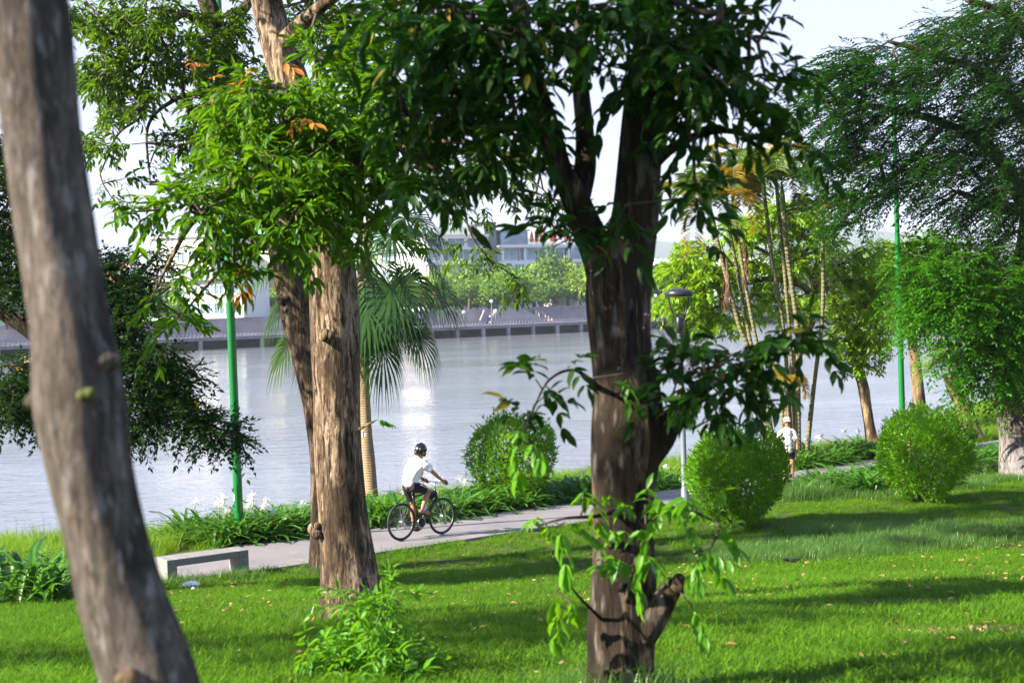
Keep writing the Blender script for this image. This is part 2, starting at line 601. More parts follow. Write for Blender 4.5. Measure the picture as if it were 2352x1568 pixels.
def _bare():
    mt, nt, out = new_mat('bare_earth')
    b = noise(nt, 25, 5, .6, world_pos=True)
    c = ramp(nt, b, [(.35, (.10, .06, .035)), (.6, (.42, .27, .16))])
    principled(nt, out, c, .95, 0, .1, bump(nt, b, .03))
    return mt


M['bare_earth'] = _bare()


def _water():
    mt, nt, out = new_mat('river_water')
    a = noise(nt, .55, 4, .55, (.7, 1.6, 1), world_pos=True, dist=.4)
    b = noise(nt, 2.6, 3, .5, (.7, 1.5, 1), world_pos=True)
    c = noise(nt, .03, 3, .5, (.5, 1.8, 1), world_pos=True)
    h = mixc(nt, .35, a, b)
    calm = ramp(nt, c, [(.4, .35), (.65, 1.0)])
    hm = mixc(nt, 1.0, h, calm, 'MULTIPLY')
    p = principled(nt, out, (.13, .15, .18), .10, 0, .5, bump(nt, hm, .12))
    p.inputs['IOR'].default_value = 1.33
    return mt


M['water'] = _water()


def _trunk_rings(name, c1, c2, sc):
    mt, nt, out = new_mat(name)
    wv = nd(nt, 'TexWave', Scale=sc, Distortion=2.2, Detail=3.0)
    wv.bands_direction = 'Z'
    tcn = nt.nodes.new('ShaderNodeTexCoord')
    nt.links.new(tcn.outputs['Object'], wv.inputs['Vector'])
    n = noise(nt, 9, 4)
    col = mixc(nt, n, c1, c2)
    col = mixc(nt, ramp(nt, wv.outputs['Fac'], [(.03, .22), (.12, 0.0)]), col, [v * .35 for v in c1])
    principled(nt, out, col, .85, 0, .2, bump(nt, wv.outputs['Fac'], .012))
    return mt


M['palm_trunk'] = _trunk_rings('palm_trunk', (.22, .15, .09), (.36, .27, .18), 9)
M['areca_stem'] = _trunk_rings('areca_stem', (.105, .10, .05), (.16, .15, .08), 2.6)
M['petiole'] = plain('petiole', (.12, .22, .04), .5, 0, .2, 4)
M['lime_wash'] = plain('lime_wash', (.30, .27, .27), .9, 0, .45, 7, .2, .01)

# ------------------------------------------------------------------ ground, path, river
def axis(*segs):
    return np.concatenate([np.arange(a, b, s) for a, b, s in segs])


def build_ground():
    xs = axis((-60, -16, 2.0), (-16, 20, .4), (20, 50, 1.0), (50, 130, 4.0), (130, 131, 1))
    ys = axis((-20, 2, 1.0), (2, 50, .4), (50, 90, 1.0), (90, 160, 4.0))
    X, Y = np.meshgrid(xs, ys)
    Z = gz(X, Y)
    Z = Z + .025 * np.sin(X * 2.1 + Y) * np.sin(Y * 1.7 - X * .6)
    n, mm = X.shape
    V = np.stack([X, Y, Z], -1).reshape(-1, 3)
    i, j = np.meshgrid(np.arange(n - 1), np.arange(mm - 1), indexing='ij')
    a = (i * mm + j).ravel()
    o = link('ground', np_mesh('ground', V, [np.stack([a, a + 1, a + mm + 1, a + mm], 1)], M['soil'], True))
    tag(o, kind='structure')


def build_path():
    P = smooth_line(PATH, 14)
    T = np.gradient(P, axis=0)
    T /= np.linalg.norm(T, axis=1)[:, None]
    N = np.stack([-T[:, 1], T[:, 0]], 1)
    offs = np.array([-1.45, -1.449, -.7, 0, .7, 1.449, 1.45])
    hz = np.array([-.25, .05, .05, .05, .05, .05, -.25])
    V = []
    for p, nn in zip(P, N):
        zc = gz(p[0], p[1])
        for o_, h in zip(offs, hz):
            q = p + nn * o_
            V.append((q[0], q[1], max(float(gz(q[0], q[1])), float(zc) - .05) + h))
    k, c = len(P), len(offs)
    Fq = [(i * c + j, i * c + j + 1, (i + 1) * c + j + 1, (i + 1) * c + j) for i in range(k - 1) for j in range(c - 1)]
    o = link('footpath', np_mesh('footpath', V, [np.array(Fq)[:, ::-1]], M['pavement']))
    tag(o, kind='structure')


def build_water():
    V = [(-900, 18, 0), (900, 18, 0), (900, 760, 0), (-900, 760, 0)]
    tag(link('river', np_mesh('river', V, [[(0, 1, 2, 3)]], M['water'])), kind='structure')


def path_z(x, y):
    return float(gz(x, y)) + .05


build_ground()
build_path()
build_water()

# ------------------------------------------------------------------ far bank
FA = np.array([-61.5, 266.0])
FE = np.array([.868, .4966])
FN = np.array([-.4966, .868])
FYAW = math.atan2(FE[1], FE[0])


def far(s, t, z=0.0):
    p = FA + FE * s + FN * t
    return np.array([p[0], p[1], z])


def far_boxes(mb, boxes):
    """boxes (s0, s1, t0, t1, z0, z1) in the far bank's own directions"""
    for s0, s1, t0, t1, z0, z1 in boxes:
        mb.box(far((s0 + s1) / 2, (t0 + t1) / 2, (z0 + z1) / 2), (s1 - s0, t1 - t0, z1 - z0), FYAW)
    return mb


def far_ground():
    mb = MB()
    V = [far(-900, 9, 4.9), far(1600, 9, 4.9), (6400, 1100, 4.9), (6400, 5050, 4.9), (-6400, 5050, 4.9), (-6400, -173, 4.9), far(-900, 9, -1), far(1600, 9, -1)]
    mb.add(V, [[(0, 1, 2, 3, 4, 5)], [(6, 7, 1, 0)]])
    tag(mb.build('far_land', M['soil']), kind='structure')


far_ground()
_q = empty('quay', far(60, 0, 0), 'grey stone quay with a low deck and wall along the far bank', 'quay')
_qo = np.array(_q.location)


def qpart(name, mat, boxes, parent=None, kind=None):
    mb = far_boxes(MB(), boxes)
    o = mb.mesh(name, mat)
    V = np.zeros(len(o.vertices) * 3, np.float32)
    o.vertices.foreach_get('co', V)
    o.vertices.foreach_set('co', (V.reshape(-1, 3) - _qo).ravel().astype(np.float32))
    ob = link(name, o, parent or _q)
    return tag(ob, kind=kind) if kind else ob


qpart('deck', M['deck_stone'], [(-260, 560, -3.5, 4.0, 1.65, 2.3)])
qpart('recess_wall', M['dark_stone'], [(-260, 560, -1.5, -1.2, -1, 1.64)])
qpart('upper_wall', M['quay_wall'], [(-260, 560, 8.0, 9.0, 2.0, 5.1)])
qpart('promenade', M['quay_wall'], [(-260, 560, 4.003, 7.99, 1.6, 2.6)])
qpart('parapet', M['quay_wall'], [(-260, 560, 8.3, 8.7, 5.103, 5.75)])
for s in range(-130, 260, 6):
    pl = qpart('pile', M['quay_wall'], [(s, s + .7, -3.3, -2.6, -1.5, 1.647)])
rl = qpart('railing', M['grey_wall'], [(-130, 300, -3.3, -3.18, 3.25, 3.4)] + [(s, s + .22, -3.29, -3.19, 2.303, 3.248) for s in np.arange(-130, 260, .75)])
st = qpart('stairs', M['grey_wall'], [(68 + k * .6, 82 - k * .6, 3.99 + k * .6, 9.9, 2.61 + k * .42, 3.02 + k * .42) for k in range(6)])
qpart('ramp_wall', M['grey_wall'], [(65.5 + k * .5, 66.5 + k * .5, 4.1 + k * .5, 4.6 + k * .5, 2.61, 3.3 + k * .45) for k in range(6)])
qpart('ramp_wall', M['grey_wall'], [(83.5 - k * .5, 84.5 - k * .5, 4.1 + k * .5, 4.6 + k * .5, 2.61, 3.3 + k * .45) for k in range(6)])


def far_lamp(s, t, z, h, k):
    nth = ('first', 'second', 'third', 'fourth', 'fifth', 'sixth', 'seventh', 'eighth')[k]
    o = empty('lamp_post', far(s, t, z), ('tall white globe lamp post on the far quay, %s from the left' if h > 4 else 'short white globe lamp post on the far deck, %s from the left') % nth, 'lamp post', 'globe lamps along the far quay')
    MB().tube([(0, 0, 0), (0, 0, h)], [.16, .10], 8).build('pole', M['grey_paint'], o)
    MB().ball((0, 0, h + .3), .38).build('globe', M['white_plastic'], o, True)


for k, s in enumerate((-22, -8, 24, 47, 69, 95, 112, 150)):
    far_lamp(s, 5.0, 2.6, 4.4, k)
for k, s in enumerate((58.5, 66.0, 99)):
    far_lamp(s, -2.0, 2.3, 2.6, k)


def building(name, label, px, d, zb, wdt, dep, cat='building', yaw=FYAW):
    """an Empty at the left front foot; x runs along the front, y goes back"""
    w = W(px, 700, d)
    return empty(name, (w[0], w[1], zb), label, cat, None, yaw)


def storey_windows(o, x0, x1, n, z0, z1, y=0, pane=None, frame=None, gap=.35, mull=1):
    """n windows, each a framed opening with its pane set back"""
    w = (x1 - x0) / n
    for i in range(n):
        a, b = x0 + i * w + gap, x0 + (i + 1) * w - gap
        fr = MB()
        t = .14
        for c, s in (((a + b) / 2, z0 + t / 2), ((a + b) / 2, z1 - t / 2)):
            fr.box((c, y - .06, s), (b - a, .22, t))
        for c in [a + t / 2, b - t / 2] + [a + (b - a) * (k + 1) / (mull + 1) for k in range(mull)]:
            fr.box((c, y - .06, (z0 + z1) / 2), (t, .2, z1 - z0 - 2 * t - .004))
        f = fr.build('window', frame or M['white_paint'], o)
        MB().box(((a + b) / 2, y - .012, (z0 + z1) / 2), (b - a - .02, .02, z1 - z0 - .02)).build('pane', pane or M['glass'], f)


# the white hotel: open left wing, stair tower, glazed right wing with a sign
b = building('hotel', 'white modern hotel block with glass storeys behind the far bank trees', 980, 352, 4.9, 40, 14)
w_ = MB().box((9, 8, 9.5), (18, 16, 19)).box((27.5, 8.5, 8.2), (15, 15, 16.4)).box((45.2, 8.5, 8.2), (20, 15, 16.4))
w_.build('wall', M['white_paint'], b)
MB().box((19, 5, 11), (3.4, 9, 22.5)).box((19, 5, 22.6), (5.4, 6, .5)).build('stair_tower', M['grey_paint'], b)
sl = MB()
for z in (5.2, 8.8, 12.4, 16.45):
    sl.box((38.2, -.9, z), (35.0, 1.6, .7))
for z in (5.2, 8.8, 12.4, 16.0, 19.2):
    sl.box((8.6, -.9, z), (17.6, 1.6, .6))
sl.build('floor_slab', M['white_paint'], b)
for k in range(6):
    MB().box((21.6 + k * 6.6, -.85, 14.45), (.55, .5, 3.2)).build('column', M['white_paint'], b)
for k in range(4):
    MB().box((.5 + k * 5.2, -.85, 10.6), (.5, .5, 2.9)).build('column', M['white_paint'], b)
storey_windows(b, 21.2, 54, 6, 12.9, 16.0)
storey_windows(b, 21.2, 54, 6, 5.7, 8.3, pane=M['blue_sign'])
storey_windows(b, .4, 17, 4, 12.9, 15.6)
storey_windows(b, .4, 17, 4, 9.3, 12.0)
storey_windows(b, .4, 17, 3, 16.5, 18.7)
rr = MB().box((37, -1.4, 18.0), (32, .06, .08))
for k in range(17):
    rr.box((21.2 + k * 2, -1.4, 17.4), (.06, .06, 1.14))
rr.build('railing', M['grey_paint'], b)
MB().box((26, 4, 18.6), (8, 7, 3.6)).box((26, 4, 20.6), (9, 8, .3)).build('roof_room', M['glass'], b)
for k, x in enumerate((28, 31.5, 33, 34.4, 37.6, 38.6, 42, 45)):
    f = MB().tube([(x, 1, 16.8), (x, 1, 20.6)], .06, 6).build('parasol_pole', M['grey_paint'], b)
    MB().lathe([(.55, 17.6), (.42, 19.2), (.05, 20.6)], 8, (x, 1, 0)).build('folded_parasol', M['red_paint'], f)


def text_obj(name, body, size, mat, parent, loc, depth=.05, yaw=0):
    cu = bpy.data.curves.new(name, 'FONT')
    cu.body = body
    cu.size = size
    cu.extrude = depth
    cu.materials.append(mat)
    tmp = bpy.data.objects.new('tmp_text', cu)
    COL.objects.link(tmp)
    bpy.context.view_layer.update()
    me = bpy.data.meshes.new_from_object(tmp.evaluated_get(bpy.context.evaluated_depsgraph_get()))
    bpy.data.objects.remove(tmp)
    o = link(name, me, parent, loc)
    o.rotation_euler = (math.pi / 2, 0, yaw)
    return o


sg = MB().box((30.2, -1.9, 10.9), (13.6, .2, 3.0)).build('sign_board', M['white_paint'], b)
text_obj('lettering', 'Manulife', 2.1, M['dark_text'], sg, (28.6, -2.06, 10.15))
bars = MB()
for k in range(3):
    bars.box((24.9 + k * .95, -2.06, 10.95), (.62, .1, 1.6))
bars.build('emblem', M['green_sign'], sg)

b = building('office_block', 'pale office block carrying red rooftop lettering behind the hotel', 885, 420, 4.9, 26, 14, 'building', -.28)
MB().box((12, 8, 9.5), (28, 16, 19)).build('wall', M['white_paint'], b)
MB().box((12, 7, 19.3), (30, 18, .6)).build('roof', M['roof_grey'], b)
storey_windows(b, -1, 25, 7, 14.5, 17.5)
storey_windows(b, -1, 25, 7, 10.5, 13.3)
fr = MB()
for k in range(10):
    fr.box((1 + k * 2.5, 1.2, 20.9), (.12, .12, 2.6))
for z in (20.4, 22.0):
    fr.box((12, 1.2, z), (24, .1, .12))
fr = fr.build('sign_frame', M['grey_paint'], b)
text_obj('lettering', 'BỆNH VIỆN TRUNG ƯƠNG', 1.9, M['red_paint'], fr, (.8, 1.0, 20.9))

b = building('apartment_house', 'tall plain white apartment house behind the left green lamp post', 352, 322, 4.9, 20, 12, 'building', -.28)
MB().box((7.6, 7, 9.6), (15.2, 14, 19.2)).build('wall', M['white_paint'], b)
MB().box((7.6, 6.8, 19.45), (16, 15, .5)).build('roof', M['white_paint'], b)
for z in (3.0, 6.6, 10.2, 13.8):
    storey_windows(b, .6, 14.6, 5, z, z + 2.2)
b = building('shop_house', 'white shop house with cream upper storey and green roof', 518, 330, 4.9, 20, 12, 'building', -.28)
MB().box((7, 7, 6.2), (14, 14, 12.4)).build('wall', M['white_paint'], b)
MB().box((7, 6.9, 15.6), (14.6, 14.4, 6.4)).build('upper_storey', M['cream_paint'], b)
MB().box((8, 6, 20.0), (17, 17, .9)).build('roof', M['roof_green'], b)
storey_windows(b, 1, 13, 4, 13.6, 16.6)
storey_windows(b, 1, 13, 4, 8.6, 11.2)
b = building('market_hall', 'long low hall with an orange awning behind the fan palm', 606, 312, 4.9, 30, 12)
MB().box((14, 7, 3.4), (28, 14, 6.8)).build('wall', M['mint_paint'], b)
MB().box((14, -1.2, 7.2), (29, 3.4, 1.3)).build('awning', M['orange_paint'], b)
MB().box((14, 7, 8.2), (29, 14, 1.5)).build('roof', M['roof_green'], b)
storey_windows(b, 1, 27, 8, 2.4, 5.4)
b = building('white_hall', 'bright white low hall behind the trees left of the lamp post', 330, 292, 4.9, 26, 10, 'building', -.28)
MB().box((11, 6, 4.3), (23, 12, 8.6)).build('wall', M['white_paint'], b)
MB().box((11, 5.6, 8.85), (24, 13.4, .5)).build('roof', M['roof_grey'], b)
storey_windows(b, 0, 22, 7, 5.6, 7.6)
storey_windows(b, 0, 22, 7, 1.6, 4.0)
b = building('mint_house', 'pale mint house with small dark windows at the far left', -40, 275, 4.9, 14, 10)
MB().box((4.5, 6, 6), (12, 12, 12)).build('wall', M['mint_paint'], b)
MB().box((4.5, 5.4, 12.2), (13, 13, .5)).build('roof', M['white_paint'], b)
storey_windows(b, -1, 10, 5, 7.4, 9.6)
storey_windows(b, -1, 10, 5, 3.4, 5.8)

# the villa with hipped tiled roof and a gabled front
b = building('villa', 'white villa with brown hipped roof, gable and arched window', 228, 291, 4.9, 14, 10)
MB().box((6.2, 6, 4.4), (12.4, 11, 8.8)).box((7.0, -.2, 4.3), (7.4, 1.4, 8.6)).build('wall', M['white_paint'], b)
V = [(-1, -.3, 8.83), (13.4, -.3, 8.83), (13.4, 12.3, 8.83), (-1, 12.3, 8.83), (3.6, 4.5, 13.0), (8.8, 4.5, 13.0), (3.6, 7.5, 13.0), (8.8, 7.5, 13.0)]
rf = MB().add(V, [[(0, 1, 5, 4), (1, 2, 7, 5), (2, 3, 6, 7), (3, 0, 4, 6), (4, 5, 7, 6), (3, 2, 1, 0)]]).build('roof', M['roof_tile'], b)
MB().box((6.2, 6, 13.5), (4.6, 2.6, 1.0)).build('roof_lantern', M['roof_grey'], rf)
V = [(2.8, -1.3, 9.9), (11.2, -1.3, 9.9), (7, -1.3, 12.4), (2.8, 5, 9.9), (11.2, 5, 9.9), (7, 5, 12.4)]
gb = MB().add(V, [[(0, 1, 2), (5, 4, 3)], [(0, 2, 5, 3), (2, 1, 4, 5), (1, 0, 3, 4)]]).build('gable', M['white_paint'], b)
lv = MB()
for k in range(9):
    x = 4.6 + k * .6
    lv.box((x, -1.36, 10.3 + (1.6 - abs(7 - x) * .6) / 2), (.3, .1, max(.2, 1.6 - abs(7 - x) * .6)))
lv.build('louvre', M['roof_grey'], gb)
V = [(2.2, -1.7, 8.65), (11.8, -1.7, 8.65), (11.2, -.3, 9.88), (2.8, -.3, 9.88), (2.2, -1.7, 8.5), (11.8, -1.7, 8.5), (11.2, 0, 8.5), (2.8, 0, 8.5)]
MB().add(V, [[(0, 1, 2, 3), (4, 5, 1, 0), (5, 6, 2, 1), (7, 4, 0, 3)]]).build('porch_roof', M['roof_tile'], b)


def arched(o, x, z0, w, h):
    a = np.linspace(0, math.pi, 11)
    rim = [(x + w / 2 * math.cos(t), -.99, z0 + h - w / 2 + w / 2 * math.sin(t)) for t in a]
    P = [(x + w / 2, -.99, z0)] + rim + [(x - w / 2, -.99, z0)]
    f = MB().tube(P, .13, 6).tube([(x, -.99, z0), (x, -.99, z0 + h)], .07, 5).tube([(x - w / 2, -.99, z0 + h - w / 2), (x + w / 2, -.99, z0 + h - w / 2)], .07, 5).build('window', M['white_paint'], o)
    V = [(p[0], -.93, p[2]) for p in P]
    me = bpy.data.meshes.new('pane')
    me.from_pydata(V, [], [list(range(len(V)))[::-1]])
    me.materials.append(M['glass'])
    link('pane', me, f)


arched(b, 6.0, 3.8, 2.4, 3.9)
arched(b, 9.3, 3.8, 1.6, 3.9)
storey_windows(b, .2, 3.0, 1, 4, 7, y=.49)

b = building('warehouse', 'long white flat roofed warehouse below the hills', 1490, 470, 4.9, 60, 20)
MB().box((22, 10, 6), (62, 20, 12)).build('wall', M['white_paint'], b)
V = [(-10, -1, 12.1), (54, -1, 12.1), (54, 10, 15.5), (-10, 10, 15.5), (-10, 21, 12.1), (54, 21, 12.1)]
MB().add(V, [[(0, 1, 2, 3), (3, 2, 5, 4)], [(0, 3, 4), (1, 5, 2)]]).build('roof', M['white_paint'], b)
storey_windows(b, -6, 50, 12, 8.6, 10.8)
b = building('boat_house', 'low white river pavilion on the quay behind the park lamp', 1570, 352, 2.5, 30, 8)
MB().box((9, 3, 1.6), (20, 6, 3.2)).build('wall', M['white_paint'], b)
V = [(-2, -1, 3.23), (20, -1, 3.23), (20, 7, 3.23), (-2, 7, 3.23), (1, 3, 4.9), (17, 3, 4.9)]
MB().add(V, [[(0, 1, 5, 4), (2, 3, 4, 5), (3, 2, 1, 0)], [(1, 2, 5), (3, 0, 4)]]).build('roof', M['roof_grey'], b)
storey_windows(b, 0, 18, 6, .9, 2.4)
b = building('kiosk', 'small green roofed kiosk on the far promenade', 1265, 330, 4.9, 8, 5)
MB().box((4, 3, 1.6), (7, 5, 3.2)).build('wall', M['white_paint'], b)
V = [(-.6, -.6, 3.23), (8.6, -.6, 3.23), (8.6, 6.6, 3.23), (-.6, 6.6, 3.23), (4, 3, 5.6)]
MB().add(V, [[(0, 1, 4), (1, 2, 4), (2, 3, 4), (3, 0, 4)], [(3, 2, 1, 0)]]).build('roof', M['roof_green'], b)
storey_windows(b, .8, 7.2, 3, 1.0, 2.6, y=.49)
b = building('red_roof_house', 'small cream house glimpsed between the areca stems', 1690, 400, 4.9, 12, 8)
MB().box((8, 5, 3.2), (18, 9, 6.4)).build('wall', M['white_paint'], b)
V = [(-2, -.6, 6.43), (18, -.6, 6.43), (18, 10.6, 6.43), (-2, 10.6, 6.43), (2, 5, 9.4), (14, 5, 9.4)]
MB().add(V, [[(0, 1, 5, 4), (2, 3, 4, 5), (3, 2, 1, 0)], [(1, 2, 5), (3, 0, 4)]]).build('roof', M['roof_grey'], b)
storey_windows(b, 0, 16, 5, 2.4, 4.6)


def hills():
    xs = np.linspace(-5200, 5200, 170)
    rows = []
    for k, y in enumerate((2600, 3000, 3400, 3800, 4300, 4900)):
        env = (0, .45, .8, 1.0, .85, .2)[k]
        h = 120 + 45 * np.sin(xs / 430 + 1.0) + 30 * np.sin(xs / 190 + 2 + k * .3) + 12 * np.sin(xs / 71 + k)
        rows.append(np.stack([xs, np.full_like(xs, y) + 80 * np.sin(xs / 300), 4 + np.maximum(h, 20) * env * 1.18], 1))
    V = np.vstack(rows)
    n = len(xs)
    Fq = [(i * n + j, i * n + j + 1, (i + 1) * n + j + 1, (i + 1) * n + j) for i in range(5) for j in range(n - 1)]
    tag(link('hills', np_mesh('hills', V, [Fq], M['hill_forest'], True)), kind='structure')


hills()

# haze over the river and the plain beyond it
hz_me = MB().box((0, 2300, 133), (13000, 5600, 272)).mesh('haze')
hz, nt, out = new_mat('haze')
pv = nt.nodes.new('ShaderNodeVolumePrincipled')
pv.inputs['Color'].default_value = (.74, .87, 1.0, 1)
pv.inputs['Density'].default_value = .00013
pv.inputs['Anisotropy'].default_value = 0
nt.links.new(pv.outputs[0], out.inputs['Volume'])
hz_me.materials.append(hz)
tag(link('haze', hz_me), kind='stuff')

# ------------------------------------------------------------------ leaves and trees
def leaf_template(n):
    """n = stations; returns verts (u along, v across, w up) and faces"""
    if n <= 1:
        return np.array([(0, 0, 0), (.42, -.5, .03), (1, 0, -.05), (.42, .5, .03)]), np.array([(0, 1, 2), (0, 2, 3)])
    if n == 2:
        V = [(0, 0, 0), (.5, 0, 0), (1, 0, -.16), (.25, -.40, .06), (.62, -.46, .03), (.25, .40, .06), (.62, .46, .03)]
        Fc = [(0, 3, 1), (3, 4, 1), (1, 4, 2), (0, 1, 5), (5, 1, 6), (1, 2, 6)]
        return np.array(V), np.array(Fc)
    us = (.12, .32, .55, .78)
    hw = (.22, .44, .5, .30)
    V = [(0, 0, 0)] + [(u, 0, -.22 * u * u) for u in us] + [(1, 0, -.24)]
    V += [(u, -h, .07 - .22 * u * u + .02 * math.sin(9 * u)) for u, h in zip(us, hw)] + [(u, h, .07 - .22 * u * u - .02 * math.sin(7 * u)) for u, h in zip(us, hw)]
    Fc = []
    for a, sgn in ((6, 1), (10, -1)):
        Fc.append((0, a, 1))
        for k in range(3):
            Fc += [(1 + k, a + k, a + k + 1), (1 + k, a + k + 1, 2 + k)]
        Fc.append((4, a + 3, 5))
    Fc = [f if i < 8 else f[::-1] for i, f in enumerate(Fc)]
    return np.array(V), np.array(Fc)


TM = {k: leaf_template(k) for k in (1, 2, 4)}


def unit(v):
    return v / (np.linalg.norm(v, axis=-1, keepdims=True) + 1e-9)


def leaf_frames(D, Nn):
    D = unit(D)
    S = unit(np.cross(Nn, D))
    U = np.cross(D, S)
    return D, S, U


def leaves_mesh(P, D, Nn, L, Wd, tmpl):
    tv, tf = TM[tmpl]
    D, S, U = leaf_frames(D, Nn)
    L, Wd = L[:, None, None], Wd[:, None, None]
    V = P[:, None] + D[:, None] * (tv[None, :, :1] * L) + S[:, None] * (tv[None, :, 1:2] * Wd) + U[:, None] * (tv[None, :, 2:] * L)
    n, k = len(P), len(tv)
    Fc = (tf[None] + (np.arange(n) * k)[:, None, None]).reshape(-1, 3)
    return V.reshape(-1, 3), Fc


def sprays(P, D, g, pairs=4, L=.22, leaf=.12, width=.04, spread=.8, droop=.5, term=True, jit=.18, flat=False, roll=.25):
    """compound leaves: leaflets in pairs along a short rachis"""
    n = len(P)
    D = unit(D)
    up = np.array([0, 0, 1.0])
    S = unit(np.cross(D, up + g.normal(0, roll, (n, 3))))
    size = g.uniform(.7, 1.2, n)
    oP, oD, oN, oL, oW = [], [], [], [], []
    for k in range(pairs):
        t = (k + .8) / pairs
        for sg in (-1, 1):
            pos = P + D * (L * t * size)[:, None] - up * (L * .35 * t * t * size * (0 if flat else 1))[:, None]
            d = unit(D * .55 + S * sg * spread - up * droop + g.normal(0, jit, (n, 3)))
            oP.append(pos); oD.append(d)
            oN.append(unit(up + .5 * S * sg + g.normal(0, .35, (n, 3))))
            oL.append(leaf * size * g.uniform(.7, 1.15, n) * (1 - .25 * abs(t - .6)))
            oW.append(np.full(n, width) * size * g.uniform(.8, 1.2, n))
    if term:
        oP.append(P + D * (L * size)[:, None] - up * (L * .35 * size * (0 if flat else 1))[:, None]); oD.append(unit(D - up * droop * .8 + g.normal(0, jit, (n, 3))))
        oN.append(unit(up + g.normal(0, .4, (n, 3)))); oL.append(leaf * size); oW.append(np.full(n, width) * size)
    return [np.concatenate(x) for x in (oP, oD, oN, oL, oW)]


def in_frame(P, pad=15):
    x, y, d = project(P)
    return (x > -pad) & (x < 2352 + pad) & (y > -pad) & (y < 1568 + pad) & (d > .5), d


def leaf_parts(A, root, mat, count, tmpl, width_ratio=None):
    """the `count` leaves that show largest become objects of their own; returns a mask of the rest"""
    P, D, Nn, L, Wd = A
    ok, d = in_frame(P, 0)
    score = np.where(ok, L / d, 0) * np.random.default_rng(3).uniform(.8, 1.0, len(P))
    idx = np.argsort(-score)[:count]
    idx = idx[score[idx] > 0]
    tv, tf = TM[tmpl]
    me = np_mesh('leaf', tv, [tf], mat, tmpl == 4)
    D2, S, U = leaf_frames(D, Nn)
    o0 = np.array(root.location)
    for i in idx:
        o = bpy.data.objects.new('leaf', me)
        COL.objects.link(o)
        o.parent = root
        mm = Matrix.Identity(4)
        for r in range(3):
            mm[r][0], mm[r][1], mm[r][2], mm[r][3] = D2[i][r] * L[i], S[i][r] * Wd[i], U[i][r] * L[i], P[i][r] - o0[r]
        o.matrix_local = mm
    keep = np.ones(len(P), bool)
    keep[idx] = False
    return keep


def foliage(root, A, mat, tmpl, parts=0, name='foliage', kind='stuff'):
    keep = leaf_parts(A, root, mat, parts, max(tmpl, 2)) if parts else np.ones(len(A[0]), bool)
    if not keep.any():
        return None
    V, Fc = leaves_mesh(*[a[keep] for a in A], tmpl)
    o = link(name, np_mesh(name, V - np.array(root.location), [Fc], mat, tmpl == 4), root)
    return tag(o, kind=kind)


def limb_pts(limb):
    """(px, py, depth, width px) -> points and radii"""
    P = np.array([W(a, b_, d) for a, b_, d, w in limb])
    r = np.array([w * d / F / 2 for a, b_, d, w in limb])
    Q = smooth_line(np.column_stack([P, r]), 9)
    return Q[:, :3], np.maximum(Q[:, 3], .004)


def grow(limbs, targets, g, arch=.12, jitter=.12, min_gap=.0):
    """join each target to the nearest wood by a bent twig. returns twig polylines, radii and tip directions"""
    nodes = np.vstack([p for p, r in limbs])
    cap = np.concatenate([r for p, r in limbs])
    parent = np.full(len(nodes), -1)
    dist = np.array([np.min(np.linalg.norm(nodes - t, axis=1)) for t in targets])
    order = np.argsort(dist)
    base_n = len(nodes)
    pts, par = list(nodes), list(parent)
    arr = nodes.copy()
    tips = []
    for ti in order:
        t = targets[ti]
        dd = np.linalg.norm(arr - t, axis=1)
        j = int(np.argmin(dd))
        a = arr[j]
        ln = dd[j]
        k = max(1, min(4, int(ln / .22)))
        prev = j
        off = g.normal(0, jitter * ln, 3)
        new = []
        for q in range(1, k + 1):
            u = q / k
            p = a + (t - a) * u + (off + np.array([0, 0, arch * ln])) * math.sin(math.pi * u)
            pts.append(p); par.append(prev); new.append(p)
            prev = len(pts) - 1
        arr = np.vstack([arr] + [q_[None] for q_ in new])
        tips.append(prev)
    n = len(pts)
    cnt = np.zeros(n)
    for i in range(n - 1, base_n - 1, -1):
        cnt[i] += 1
        if par[i] >= base_n:
            cnt[par[i]] += cnt[i]
    return np.array(pts), np.array(par), cnt, base_n, np.array(tips)


def twig_mesh(name, pts, par, cnt, base_n, mat, root, r0=.004, rmax=.05, powr=.5):
    mb = MB()
    for i in range(base_n, len(pts)):
        p = par[i]
        r1 = min(rmax, r0 * cnt[i] ** powr)
        rp = min(rmax, r0 * (cnt[p] if p >= base_n else cnt[i] * 1.3) ** powr)
        mb.tube([pts[p] - root_loc(root), pts[i] - root_loc(root)], [rp, r1], 5, False)
    return tag(mb.build(name, mat, root, True), kind='stuff')


def root_loc(root):
    return np.array(root.location)


def blob_targets(blobs, g, dens=1.0):
    out = []
    for cx, cy, rx, ry, d, rd, n in blobs:
        k = 0
        while k < max(1, round(n * dens)):
            u = g.uniform(-1, 1, 3)
            if u @ u > 1:
                continue
            out.append(W(cx + rx * u[0], cy + ry * u[1], d + rd * u[2]))
            k += 1
    return np.array(out)


